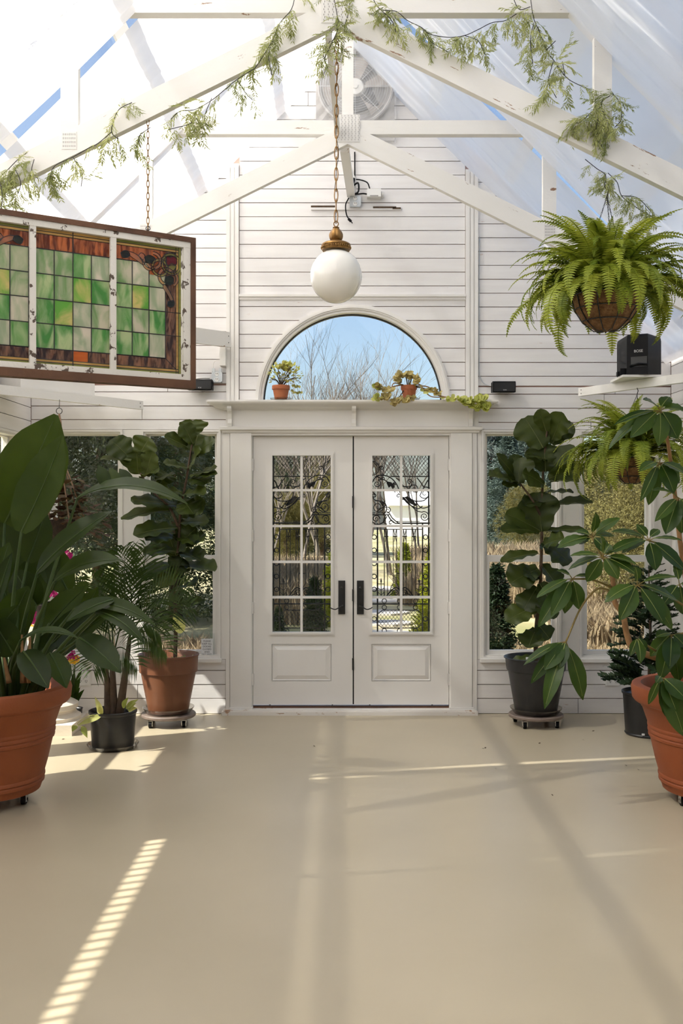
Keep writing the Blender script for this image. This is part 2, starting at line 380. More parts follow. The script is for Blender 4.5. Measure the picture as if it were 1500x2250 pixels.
# flat casings between and beside the windows
cs = MB()
for a, b in ((68, 103), (270, 310), (485, 496), (1048, 1057), (1232, 1272), (1439, 1474)):
    o = MB().box(wx(a) + .001, wx(b) - .001, WY - .004, WY + .018, wz(1448), wz(944)); o.build('casing', M['trim'], wall)
# fluted uprights beside the middle panel
def upright(px0, px1):
    o = MB(); x0_, x1_ = wx(px0), wx(px1); w = x1_ - x0_; zt_ = roof_z(x0_ if px0 < 770 else x1_) + .02
    o.box(x0_, x1_, WY - .012, WY + .015, wz(882), zt_)
    for a, b in ((0.02, .30), (.38, .62), (.70, .98)): o.box(x0_ + w * a, x0_ + w * b, WY - .020, WY - .012, wz(882), zt_ - .02)
    return o.build('fluted_upright', M['trim'], wall)
upright(497, 525); upright(1022.5, 1050)
o = MB(); o.box(wx(525.5), wx(1022), WY - .026, WY + .015, wz(653), wz(648)); o.box(wx(525.5), wx(1022), WY - .012, WY + .015, wz(659), wz(653)); o.build('ledge_strip', M['trim'], wall)

# half-round window
arch = empty('window_1', (AX, WY, AZ), 'half-round window above the doors with pale casing', kind='structure')
def ring(r0, r1, ya, yb, zlow):
    o = MB(); n = 48; rws = []
    for i in range(n + 1):
        a = math.pi * i / n; c, s_ = math.cos(a), math.sin(a)
        rws.append([V(AX + r1 * c, ya, AZ + r1 * s_), V(AX + r1 * c, yb, AZ + r1 * s_), V(AX + r0 * c, yb, AZ + r0 * s_), V(AX + r0 * c, ya, AZ + r0 * s_)])
    return o.grid(rws, closed=True)
ring(AR - .040, AR, WY - .022, WY + .02, 0).build('casing', M['trim'], arch, 40)
ring(AR - .028, AR - .012, WY - .030, WY - .02, 0).build('casing_bead', M['trim'], arch, 40)
ring(AR - .060, AR - .030, WY - .010, WY + .10, 0).build('jamb', M['trim'], arch, 40)
ring(AR - .068, AR - .060, WY + .055, WY + .095, 0).build('gasket', M['black'], arch, 40)
o = MB(); pts = arc(AX, AZ - .02, AR - .058, 0, math.pi, 48); o.prism([V(x, WY + .07, z) for x, z in pts], (0, .006, 0)); o.build('pane', M['glass'], arch)
o = MB(); o.box(AX - AR + .03, AX + AR - .03, WY - .01, WY + .12, AZ - .045, AZ - .005); o.build('sill', M['trim'], arch)

# sash windows
def sash_window(name, label, x0, x1, side=None, zmid=None, z0=None, z1=None):
    """a double-hung window; side None = end wall (along X at WY), else (X of wall, +1/-1 inward) along Y"""
    z0 = ZS if z0 is None else z0; z1 = ZH if z1 is None else z1; zm = wz(1229) if zmid is None else zmid
    if side is None: T = lambda u, d, z: V(u, WY + d, z); org = (lerp(x0, x1, .5), WY, z0)
    else: T = lambda u, d, z: V(side[0] - side[1] * d, u, z); org = (side[0], lerp(x0, x1, .5), z0)
    w = empty(name, org, label, kind='structure')
    def bx(o, u0, u1, d0, d1, a, b):
        vs = [T(u, d, z) for z in (a, b) for (u, d) in ((u0, d0), (u1, d0), (u1, d1), (u0, d1))]
        o.add(vs, [(0,3,2,1),(4,5,6,7),(0,1,5,4),(1,2,6,5),(2,3,7,6),(3,0,4,7)])
    def frame(nm, u0, u1, a, b, t, d0, d1, tb=None, tt=None):
        o = MB(); tb = tb or t; tt = tt or t
        bx(o, u0, u0 + t, d0, d1, a, b); bx(o, u1 - t, u1, d0, d1, a, b); bx(o, u0 + t, u1 - t, d0, d1, a, a + tb); bx(o, u0 + t, u1 - t, d0, d1, b - tt, b)
        return o.build(nm, M['trim'], w)
    frame('casing', x0, x1, z0, z1, .018, -.012, .03)
    frame('jamb', x0 + .018, x1 - .018, z0 + .018, z1 - .018, .014, .0, .12)
    a, b = x0 + .032, x1 - .032
    up = frame('upper_sash', a, b, zm - .02, z1 - .02, .022, .065, .10)
    lo = frame('lower_sash', a, b, z0 + .02, zm + .03, .034, .025, .062, tb=.045, tt=.05)
    o = MB(); bx(o, a + .02, b - .02, .078, .082, zm, z1 - .04); o.build('pane', M['glass'], up)
    o = MB(); bx(o, a + .03, b - .03, .040, .044, z0 + .06, zm - .015); o.build('pane', M['glass'], lo)
    o = MB(); bx(o, x0 - .01, x1 + .01, -.035, .03, z0 - .022, z0 + .004); o.build('stool', M['trim'], w)
    return w
for i, (a, b) in enumerate(WIN):
    sash_window('window_%d' % (i + 2), ['white sash window nearest the left corner', 'white sash window left of the door surround',
                'white sash window right of the door surround', 'white sash window nearest the right corner'][i], a, b)

# side walls
def side_wall(name, X, s, wins, streak_slit, label):
    w = empty(name, (X, 2.8, 0), label, kind='structure'); ZE = 2.78
    zs0, zs1 = ZS, 2.14
    xa, xb = (X - .12, X - .018) if s > 0 else (X + .018, X + .12)
    o = MB(); ys = [YB] + [v for a, b in sorted(wins) for v in (a, b)] + [WY + .13]
    for i in range(0, len(ys), 2): 
        ya, yb = ys[i], ys[i + 1]
        if streak_slit and ya < streak_slit[0] and yb > streak_slit[1]:
            o.box(xa, xb, ya, streak_slit[0], zs0, zs1); o.box(xa, xb, streak_slit[1], yb, zs0, zs1)
            o.box(xa, xb, streak_slit[0], streak_slit[1], zs0, streak_slit[2]); o.box(xa, xb, streak_slit[0], streak_slit[1], streak_slit[3], zs1)
        else: o.box(xa, xb, ya, yb, zs0, zs1)
    o.box(xa, xb, YB, WY + .13, 0, zs0); o.box(xa, xb, YB, WY + .13, zs1, ZE); o.build('wall_core', M['wall_back'], w)
    xi, xo = (X - .018, X) if s > 0 else (X, X + .018)
    def brd(ya, yb, za, zb, nm='board', mat='board'):
        q = MB(); q.box(xi, xo, ya, yb, za, zb); q.build(nm, M[mat], w)
    for za, zb in ((2.145, 2.245), (2.25, 2.35), (2.355, 2.455), (2.46, 2.56), (2.565, 2.665), (2.67, 2.77)): brd(YB, WY - .002, za, zb)
    for za, zb in ((.005, .112), (.118, .218), (.224, .330), (.336, .418)): brd(YB, WY - .002, za, zb)
    for i in range(0, len(ys), 2):
        ya, yb = ys[i], min(ys[i + 1], WY - .002)
        if streak_slit and ya < streak_slit[0] and yb > streak_slit[1]:
            brd(ya, streak_slit[0], zs0, zs1, 'panel', 'trim'); brd(streak_slit[1], yb, zs0, zs1, 'panel', 'trim')
            brd(streak_slit[0], streak_slit[1], zs0, streak_slit[2], 'panel', 'trim'); brd(streak_slit[0], streak_slit[1], streak_slit[3], zs1, 'panel', 'trim')
        else: brd(ya, yb, zs0, zs1, 'panel', 'trim')
    return w
LW = [(5.10, 6.12), (6.34, 7.36)]; RW = [(2.8, 3.82), (4.04, 5.06), (5.28, 6.12), (6.34, 7.36)]
side_wall('wall_left', XL, 1, LW, (1.6, 4.05, 1.84, 2.085), 'white boarded side wall on the left')  # out-of-view slit made up to throw the long sun streak on the floor
lv = bpy.data.objects['wall_left']
for i in range(30): q = MB(); q.box(XL - .06, XL - .045, 1.64 + i * .08, 1.656 + i * .08, 1.84, 2.085); q.build('streak_bar', M['trim'], lv)  # added bars across the slit, unseen, breaking the sun streak into dashes
side_wall('wall_right', XR, -1, RW, None, 'white boarded side wall on the right')
for i, (a, b) in enumerate(LW): sash_window('window_%d' % (6 + i), ['white sash window in the left wall nearer the viewer', 'white sash window in the left wall at the corner'][i], a, b, (XL, 1), 1.2, z1=2.14)
for i, (a, b) in enumerate(RW): sash_window('window_%d' % (8 + i), ['fourth', 'third', 'second', 'first'][i] + ' sash window in the right wall counted from the corner', a, b, (XR, -1), 1.2, z1=2.14)
o = MB(); o.prism([V(XL - .1, YB, 0), V(XR + .1, YB, 0), V(XR + .1, YB, 2.7), V(RX, YB, RZ + .1), V(XL - .1, YB, 2.7)], (0, -.1, 0))
M['dim_rear'] = paint('bounce_cutting_dark', (.10, .07, .045), .8, (.16, .11, .07), 3)  # dark tone invented for the unseen wall, to cut light bounced from behind
tag(o.build('wall_front', M['dim_rear']), 'unseen end wall behind the viewer, made dark to cut bounced light', kind='structure')

bl_ = empty('added_sun_blind', V(XL + .02, 5.61, 1.50), 'unseen slatted blind added at the left wall sash to trim the sun patches', 'blind')  # added out of view to block sun through the upper sash
for i in range(14): q = MB(); q.obox(V(XL + .028, 5.61, 1.52 + i * .045), V(.014, 0, .016), V(0, .50, 0), V(-.001, 0, .001)); q.build('slat', M['trim'], bl_)
q = MB(); q.box(XL + .006, XL + .05, 5.10, 6.12, 2.12, 2.16); q.build('head_rail', M['trim'], bl_)
# ------------------------------------------------------------------ door surround, doors
sur = empty('trim_1', (AX, WY, 0), 'white door surround with shelf, corbels and pilasters', kind='structure')
def sbox(nm, x0, x1, ya, yb, z0, z1, mat='trim', parent=None):
    o = MB(); o.box(x0, x1, ya, yb, z0, z1); return o.build(nm, M[mat], parent or sur)
def molding(nm, x0, x1, prof, parent, mat='trim'):     # prof: (y out from wall, z); mitred returns at the ends
    o = MB(); n = len(prof)
    a = [V(x0 - d, WY - d, z) for d, z in prof]; b = [V(x1 + d, WY - d, z) for d, z in prof]
    ar = [V(x0 - d, WY + .01, z) for d, z in prof]; br = [V(x1 + d, WY + .01, z) for d, z in prof]
    o.grid([ar, a, b, br]); o.add([p for p in a] + [p for p in ar], [])
    o.add(ar + br, [tuple(range(n)), tuple(range(2 * n - 1, n - 1, -1))])
    top = [ar[-1], a[-1], b[-1], br[-1]]; bot = [ar[0], a[0], b[0], br[0]]
    o.add(top + bot, [(0, 1, 2, 3), (7, 6, 5, 4)])
    return o.build(nm, M[mat], parent, 35)
zc = wz(884)
SH = WY - .17                                           # front of the shelf
molding('shelf', wx(497), wx(1050), [(.02, wz(902)), (.05, wz(898.5)), (.085, wz(896)), (.10, wz(892)), (.125, wz(890)), (.135, wz(886.5)), (.135, wz(882.5))], sur)
sbox('frieze', wx(507), wx(1039), WY - .018, WY + .02, wz(940), wz(900))
molding('lower_moulding', wx(498), wx(1043), [(.008, wz(953)), (.03, wz(951)), (.035, wz(947)), (.05, wz(945)), (.052, wz(939)), (.04, wz(937.5))], sur)
for px in (506, 777, 1032):                              # scrolled corbels
    prof = [(0, wz(938)), (.030, wz(938)), (.034, wz(931)), (.030, wz(922)), (.040, wz(910)), (.062, wz(905)), (.075, wz(900)), (.072, wz(894.5)), (0, wz(894.5))]
    o = MB(); o.prism([V(wx(px - 4.5), WY - .018 - d, z) for d, z in prof], (wx(px + 4.5) - wx(px - 4.5), 0, 0)); o.build('corbel', M['trim'], sur)
for a, b in ((506, 552.5), (989.5, 1036)):
    sbox('pilaster', wx(a), wx(b), WY - .024, WY + .02, .03, wz(952))
    sbox('plinth', wx(a - 3), wx(b + 3), WY - .034, WY + .02, wz(1566), wz(1553))
for a, b in ((496, 508), (1038, 1051)): sbox('frieze_end', wx(a), wx(b), WY - .006, WY + .017, wz(953), wz(879))
for a, b in ((496, 505), (1037, 1047)): sbox('backband', wx(a), wx(b), WY - .014, WY + .02, .0, wz(952))
sbox('door_head', wx(552), wx(989.5), WY - .012, WY + .10, wz(957), wz(951))
for a, b in ((551.5, 554.5), (987, 990)): sbox('jamb', wx(a), wx(b), WY + .0, WY + .10, .02, wz(955))
th = MB(); th.box(wx(489), wx(1047), WY - .075, WY + .03, 0, .028); th.box(wx(492), wx(1044), WY - .065, WY + .03, .028, .038)
th.build('threshold', M['sill'], sur)
sbox('weather_strip', wx(553), wx(988), WY + .03, WY + .07, .036, .052, 'fir_frame')

def door(name, px0, px1, hinge_left, label):
    D0, D1 = WY + .022, WY + .064
    x0, x1, zb, zt_ = wx(px0), wx(px1), wz(1549), wz(958)
    d = empty(name, (lerp(x0, x1, .5), D0, zb), label, kind='structure')
    sx = 0 if hinge_left else 1
    gx0, gx1 = (wx(596), wx(728)) if hinge_left else (wx(816), wx(947))
    gz0, gz1 = wz(1391), wz(999)
    o = MB()
    o.box(x0, gx0, D0, D1, zb, zt_); o.box(gx1, x1, D0, D1, zb, zt_); o.box(gx0, gx1, D0, D1, gz1, zt_)
    pz0, pz1, px0_, px1_ = wz(1498), wz(1416), gx0 - .022, gx1 + .012
    o.box(gx0, gx1, D0, D1, pz1, gz0); o.box(gx0, gx1, D0, D1, zb, pz0); o.box(gx0, gx1, D0 + .012, D1, pz0, pz1)
    # the stiles beside the sunk panel
    o.build('slab', M['door'], d)
    o = MB(); f = .024                                 # raised field with bevelled edge
    a = [V(gx0 + .001, D0 + .010, pz0 + .001), V(gx1 - .001, D0 + .010, pz0 + .001), V(gx1 - .001, D0 + .010, pz1 - .001), V(gx0 + .001, D0 + .010, pz1 - .001)]
    a1 = [V(gx0 + .008, D0 + .002, pz0 + .008), V(gx1 - .008, D0 + .002, pz0 + .008), V(gx1 - .008, D0 + .002, pz1 - .008), V(gx0 + .008, D0 + .002, pz1 - .008)]
    a2 = [V(gx0 + .014, D0 + .009, pz0 + .014), V(gx1 - .014, D0 + .009, pz0 + .014), V(gx1 - .014, D0 + .009, pz1 - .014), V(gx0 + .014, D0 + .009, pz1 - .014)]
    b = [V(gx0 + .045, D0 - .002, pz0 + .045), V(gx1 - .045, D0 - .002, pz0 + .045), V(gx1 - .045, D0 - .002, pz1 - .045), V(gx0 + .045, D0 - .002, pz1 - .045)]
    o.grid([a, a1, a2, b], closed=True); o.add(b, [(0, 1, 2, 3)]); o.build('raised_panel', M['door'], d)
    o = MB(); t = .022
    def fr(o, u0, u1, a_, b_, t, d0, d1):
        o.box(u0, u0 + t, d0, d1, a_, b_); o.box(u1 - t, u1, d0, d1, a_, b_); o.box(u0 + t, u1 - t, d0, d1, a_, a_ + t); o.box(u0 + t, u1 - t, d0, d1, b_ - t, b_)
    fr(o, gx0 - .020, gx1 + .020, gz0 - .020, gz1 + .020, .012, D0 - .010, D0 + .001)
    fr(o, gx0 - .010, gx1 + .010, gz0 - .010, gz1 + .010, .016, D0 - .016, D0 + .02)
    o.build('glazing_moulding', M['door'], d)
    mx = (gx0 + gx1) / 2; hz = [wz(v) for v in (1077, 1156, 1235, 1313)]
    o = MB(); o.box(mx - .009, mx + .009, D0 - .006, D0 + .03, gz0, gz1); o.build('muntin', M['door'], d)
    for z in hz: o = MB(); o.box(gx0, gx1, D0 - .005, D0 + .028, z - .009, z + .009); o.build('muntin', M['door'], d)
    zz = [gz0] + hz[::-1] + [gz1]
    for i in range(5):
        for u0, u1 in ((gx0, mx), (mx, gx1)):
            o = MB(); o.box(u0 + .003, u1 - .003, D0 + .010, D0 + .014, zz[i] + .003, zz[i + 1] - .003); o.build('pane', M['glass'], d)
    xh = x0 - .004 if hinge_left else x1 + .004
    for yy in (1021, 1177, 1336, 1493):
        o = MB(); o.tube([V(xh, D0 - .014, wz(yy + 13)), V(xh, D0 - .014, wz(yy - 13))], .0075, 8); o.box(xh - .012, xh + .012, D0 - .012, D0 - .002, wz(yy + 12), wz(yy - 12)); o.build('hinge', M['hinge'], d)
    pc = 750.5 if hinge_left else 791.5
    o = MB(); o.box(wx(pc - 7.5), wx(pc + 7.5), D0 - .012, D0, wz(1350), wz(1276)); pl = o.build('handle_plate', M['black'], d)
    s = -1 if hinge_left else 1
    pts = spline([V(wx(pc - 2 * s), D0 - .012, wz(1331)), V(wx(pc), D0 - .055, wz(1331)), V(wx(pc + 6 * s), D0 - .06, wz(1334)), V(wx(pc + 14 * s), D0 - .06, wz(1338)), V(wx(pc + 22 * s), D0 - .058, wz(1336)), V(wx(pc + 26 * s), D0 - .056, wz(1333.5))], 6)
    o = MB(); o.tube(pts, [.006] * 12 + [.0045] * (len(pts) - 12), 8); o.build('lever', M['black'], pl, True)
    o = MB(); o.lathe(V(wx(pc), D0 - .012, wz(1292)), [(.011, 0), (.010, -.005), (.004, -.006)], 14, 'Y'); o.build('lock_cylinder', M['iron'], pl, True)
    return d
door('door_1', 555.5, 774.5, True, 'left white french door with ten panes and black handle')
d2 = door('door_2', 777.5, 986, False, 'right white french door with ten panes and black handle')
for yy in (1103, 1308, 1460): o = MB(); o.box(wx(773.5), wx(777), WY + .012, WY + .03, wz(yy + 13), wz(yy - 13)); o.build('latch_strike', M['black'], d2)
o = MB(); o.box(wx(774.4), wx(777.6), WY + .030, WY + .055, wz(1549), wz(958)); o.build('astragal', M['black'], d2)

# ------------------------------------------------------------------ roof: trusses, purlins, clear sheets, fabric
YF, YN = 6.43, 4.87
def truss(yc, cxp, label):
    k = FPX / yc; cx = (cxp - CXP) / k; hx0, hx1 = XL + .01, XR - .01
    t = empty('roof_truss', (cx, yc, 2.75), label, 'roof truss', 'white timber roof trusses')
    def X(p): return (p - CXP) / k
    zb = 3.92; sl = .494; vt = .134; T = .022
    for s in (-1, 1):
        xe = (hx0 if s < 0 else hx1); L = abs(xe - cx)
        pts = [V(cx, yc - T, zb), V(cx, yc - T, zb + vt), V(xe, yc - T, zb + vt - sl * L), V(xe, yc - T, zb - sl * L)]
        o = MB(); o.prism(pts if s < 0 else pts[::-1], (0, 2 * T, 0)); o.build('lower_chord', M['truss_l' if s < 0 else 'truss_r'], t)
        # top chord just above the fabric
        L = abs(xe - RX); zr = RZ + .05
        pts = [V(RX, yc - T, zr), V(RX, yc - T, zr + .15), V(xe, yc - T, zr + .15 - L), V(xe, yc - T, zr - L)]
        o = MB(); o.prism(pts if s < 0 else pts[::-1], (0, 2 * T, 0)); o.build('top_chord', M['truss'], t)
        xw = cx + s * 1.30; zl = zb + vt - 1.30 * sl - .02
        o = MB(); o.box(xw - .043, xw + .043, yc - T + .002, yc + T - .002, zl, roof_z(xw) + .10); o.build('web_post', M['truss'], t)
        gz = zl - .075
        o = MB(); o.box(xw - .036, xw + .036, yc - T - .0022, yc - T, gz, gz + .085); pl = o.build('nail_plate', M['plate'], t)
        o = MB()
        for i in range(4):
            for j in range(7): o.box(xw - .030 + j * .0095, xw - .027 + j * .0095, yc - T - .003, yc - T - .002, gz + .010 + i * .019, gz + .020 + i * .019)
        tag(o.build('punched_slots', M['slot'], pl), kind='stuff')
    zc0 = 3.985; half = RZ - zc0 - .02
    for s in (-1, 1):
        xg = cx + s * .06
        o = MB(); o.box(min(xg, RX + s * half), max(xg, RX + s * half), yc - T + .006, yc + T + .02, zc0, zc0 + .089); o.build('collar_beam', M['truss_h'], t)
    o = MB(); o.box(cx - .037, cx + .037, yc - T + .004, yc + T, zb + vt - .03, RZ - .02); o.build('king_post', M['truss'], t)
    o = MB(); o.box(cx - .073, cx + .077, yc - T - .003, yc - T, zb + .012, zb + .188); g = o.build('gusset_plate', M['plate'], t)
    o = MB()
    for i in range(7):
        for j in range(13):
            x = cx - .062 + i * .0215 + (.004 if j % 2 else 0); z = zb + .022 + j * .0128; o.box(x, x + .003, yc - T - .0042, yc - T - .003, z, z + .008)
    tag(o.build('punched_slots', M['slot'], g), kind='stuff')
    return t
tN = truss(YN, 738.5, 'near white scissor truss wound with green garlands')
tF = truss(YF, 763.5, 'far white scissor truss in front of the end wall fan')
o = MB(); o.bar(P(741, 284, YF - .05), P(721, 70, YN + .05), .062, .03, (0, 0, 1)); o.build('lateral_brace', M['truss'], tF)
o = MB(); o.bar(P(757, 328, YF + .05), P(771, 428, WY - .02), .060, .036, (1, 0, 0)); o.build('wall_brace', M['truss'], tF)

roof = empty('ceiling', (RX, 3, RZ), 'clear pitched roof on white purlins above the fabric', kind='structure')
n45 = math.sqrt(.5)
for s in (-1, 1):
    for k in range(5):
        d = .06 + .60 * k
        x = RX + s * d; z = RZ + .27 - d
        o = MB(); o.bar(V(x, YB - .1, z), V(x, WY + .15, z), .038, .089, (s * n45, 0, n45)); o.build('purlin', M['purlin'], roof)
    for (ya, yb) in ((YB - .1, 1.6), (1.62, 4.6), (4.62, WY + .25)):
        L = 2.75; a = V(RX, ya, RZ + .33); b = V(RX + s * L, ya, RZ + .33 - L)
        o = MB(); o.add([a, b, b + V(0, yb - ya, 0), a + V(0, yb - ya, 0)], [(0, 1, 2, 3)]); o.build('clear_sheet', M['roofglass'], roof)
rc = random.Random(11)
o = MB(); o.box(RX - .02, RX + .02, YB - .1, WY + .13, RZ + .10, RZ + .30); o.build('ridge_sun_stop', M['purlin'], roof)  # unseen board added over the ridge to stop sun leaking between the drapes
def drape(s, ya, yb, sag, fold, seed, label, skew=0.0, low=None):
    r = random.Random(seed); waves = [(r.uniform(9, 16), r.uniform(0, 6.28), r.uniform(.3, 1), r.uniform(-1.5, 1.5)) for _ in range(3)] + [(r.uniform(28, 60), r.uniform(0, 6.28), r.uniform(.25, .5), r.uniform(-3, 3)) for _ in range(4)]
    xe = XL if s < 0 else XR; L = abs(xe - RX) - .03; n, mrow = 44, 72
    nrm = V(-s * n45, 0, -n45); rows_ = []
    for i in range(n + 1):
        u = i / n; row = []
        for j in range(mrow + 1):
            v = j / mrow; y = lerp(ya, yb, v)
            w = sum(a * math.sin(f * y + p + q * u * 2) for f, p, a, q in waves) / 3.2
            off = sag * math.sin(math.pi * u) * (0.35 + .65 * math.sin(math.pi * v)) + fold * w * (0.35 + .65 * math.sin(math.pi * min(1, u * 1.05)))
            edge = .03 * math.sin(7 * u + seed) * (1 - math.sin(math.pi * v))
            p = V(RX + s * (-.012 + u * L), y + edge + skew * u, RZ - .02 - u * L) + nrm * max(off, -.02)
            row.append(p)
        rows_.append(row)
    o = MB(); o.grid(rows_ if s > 0 else [r_[::-1] for r_ in rows_])
    ob = o.build('fabric_drape', M['cloth'], None, True)
    tag(ob, label, 'fabric drape', 'sheer white drapes under the roof'); return ob
bays = [(6.475, 7.63, .05, .020, 'at the end wall'), (4.905, 6.42, .10, .026, 'between the two trusses'), (3.295, 4.862, .16, .040, 'in front of the near truss'), (1.72, 3.290, .12, .03, 'above the viewer'), (0.15, 1.73, .10, .03, 'behind the viewer'), (-1.9, .18, .10, .03, 'farthest behind the viewer')]
for i, (a, b, sg, fo, w) in enumerate(bays):
    la, lb_ = a - (.06 if i == 0 else 0), b + (.03 if i in (1, 3) else 0)
    if i == 1: la = 4.945
    drape(-1, la, lb_, sg * .6, fo, 21 + i, 'sheer white drape under the left roof slope ' + w)
    ra, rb2 = a + (.055 if i == 0 else 0), b + (.05 if i in (2, 3) else 0)
    drape(1, ra, rb2, sg, fo, 51 + i, 'sheer white drape under the right roof slope ' + w)

# horizontal diagonal braces across the corners
def corner_brace(pa, pb, hgt, label):
    a, b = Vector(pa), Vector(pb)
    t = empty('corner_brace', (a + b) / 2, label, 'corner brace', 'white diagonal corner braces')
    o = MB(); o.bar(a, b, hgt, .038, (0, 0, 1)); o.build('beam', M['truss'], t)
    d = (b - a).normalized()
    for dz in (-.22, .22):
        nrm = V(d.y, -d.x, 0); nrm = nrm if nrm.y < 0 else -nrm
        p = a + d * .03 + V(0, 0, hgt * dz) + nrm * .019
        o = MB(); o.lathe(p, [(.004, -.002), (.004, .002)], 8, 'Y'); o.build('nail', M['iron'], t)
    return t
cb_l = corner_brace(P(311, 891, 7.58), P(-40, 852, 6.53), .064, 'white diagonal corner brace carrying the pale metal box')
cb_r = corner_brace(P(1274, 862, 7.58), P(1530, 827, 6.66), .062, 'white diagonal corner brace carrying the subwoofer')
cb_u = corner_brace(P(503, 747, 7.58), P(380, 731, 7.05), .112, 'short upper corner brace behind the stained glass window')
o = MB(); o.box(wx(485), wx(497.5), WY - .075, WY - .001, wz(806), wz(763)); o.build('support_block', M['truss'], cb_u)
# ------------------------------------------------------------------ leaves and pots
def prof_paddle(t): return max(0.0, math.sin(math.pi * min(1.0, .04 + .95 * t ** .85))) ** .62 * (1 - .45 * max(0, (t - .72) / .28) ** 1.3)
def prof_fig(t): return max(0.0, math.sin(math.pi * min(1, .03 + .955 * t ** 1.35))) ** .55 * (1 - .22 * math.exp(-((t - .36) / .13) ** 2))
def prof_oval(t): return max(0.0, math.sin(math.pi * min(1, .01 + .985 * t ** .92))) ** .85
def prof_lance(t): return max(0.0, math.sin(math.pi * min(1, t ** .8))) ** 1.1
def leaf(name, mat, parent, base, tip, width, nh, prof=prof_oval, bend=.12, fold=.18, wave=.0, wf=5, nseg=12, rib=None, rr=.0035, seed=0, side=0.0, curl=0.0):
    base, tip = Vector(base), Vector(tip); L = (tip - base).length; d = (tip - base).normalized()
    nh = Vector(nh); n0 = nh - d * nh.dot(d)
    if n0.length < 1e-3: n0 = d.orthogonal()
    n0.normalize(); s0 = d.cross(n0)
    ctrl = (base + tip) / 2 + n0 * (bend * L) + s0 * (side * L); r = random.Random(seed); ph = r.uniform(0, 6.28); ph2 = r.uniform(0, 6.28)
    rows_ = []; rib_pts = []
    for i in range(nseg + 1):
        t = i / nseg; p = bez(base, ctrl, tip, t)
        tg = (bez(base, ctrl, tip, min(1, t + .02)) - bez(base, ctrl, tip, max(0, t - .02))).normalized()
        sd = tg.cross(n0).normalized(); nn = sd.cross(tg); w = width / 2 * prof(t); row = []
        for s in (-1, -.66, -.33, 0, .33, .66, 1):
            up = fold * abs(s) * w - curl * w * s * s
            if wave: up += wave * (abs(s) ** 1.5) * math.sin(wf * 2 * math.pi * t + (ph if s > 0 else ph2)) * width * .5
            row.append(p + sd * (w * s) + nn * up)
        rows_.append(row); rib_pts.append(p + nn * .0008)
    o = MB(); o.grid(rows_); ob = o.build(name, mat, parent, True)
    if rib:
        q = MB(); q.tube(rib_pts[:-1], [rr * (1 - .75 * i / nseg) for i in range(nseg)], 5, False); q.build('midrib', rib, ob, True)
    return ob
def stalk(name, mat, parent, pts, r0, r1, n=8, sm=6):
    sp = spline(pts, sm) if len(pts) > 2 else [Vector(pts[0]).lerp(Vector(pts[1]), i / 6) for i in range(7)]
    o = MB(); m_ = len(sp); o.tube(sp, [lerp(r0, r1, i / (m_ - 1)) for i in range(m_)], n); return o.build(name, mat, parent, True)
def pot(parent, c, prof, mat, soil_r, soil_z, n=48, name='pot', angle=35):
    o = MB(); o.lathe(c, prof, n); ob = o.build(name, mat, parent, angle)
    s = MB(); rs = random.Random(3); rw = []
    for i in range(7):
        rw.append([V(c[0] + soil_r * i / 6 * math.cos(a * .2618), c[1] + soil_r * i / 6 * math.sin(a * .2618), c[2] + soil_z + rs.uniform(-.006, .010) * (i < 6)) for a in range(24)])
    s.grid(rw, closed=True); s.build('soil', M['soil'], parent, True); return ob
def caster(parent, p, r=.028):
    o = MB(); o.lathe(Vector(p) + V(-.012, 0, r), [(r * .5, -.001), (r, .0), (r, .022), (r * .5, .024)], 18, 'X'); o.build('caster', M['blackplastic'], parent, 35)
    o = MB(); o.box(p[0] - .018, p[0] - .014, p[1] - .016, p[1] + .016, r * .6, r * 2.15); o.box(p[0] + .012, p[0] + .016, p[1] - .016, p[1] + .016, r * .6, r * 2.15); o.box(p[0] - .018, p[0] + .016, p[1] - .016, p[1] + .016, r * 2.1, r * 2.3)
    o.lathe(Vector(p) + V(-.020, 0, r), [(.010, 0), (.010, .036)], 12, 'X'); o.build('caster_fork', M['chrome'], parent)

def big_pot(root, c):
    pr = [(.20, .065), (.285, .065), (.292, .085), (.298, .10), (.305, .105), (.306, .118), (.301, .125), (.308, .131), (.309, .142), (.305, .150), (.322, .21), (.350, .335), (.358, .34), (.360, .352), (.356, .360), (.362, .366), (.363, .378), (.359, .385), (.364, .392), (.365, .402), (.362, .408),
          (.392, .495), (.400, .503), (.404, .512), (.408, .520), (.432, .530), (.444, .545), (.450, .60), (.444, .618), (.425, .625), (.398, .622), (.385, .60), (.372, .52), (.36, .47)]
    ob = pot(root, V(c[0], c[1], 0), pr, M['terracotta'], .372, .50)
    for a in range(5): caster(root, V(c[0] + .235 * math.cos(a * 1.2566 + 1.0), c[1] + .235 * math.sin(a * 1.2566 + 1.0), 0))
    return ob

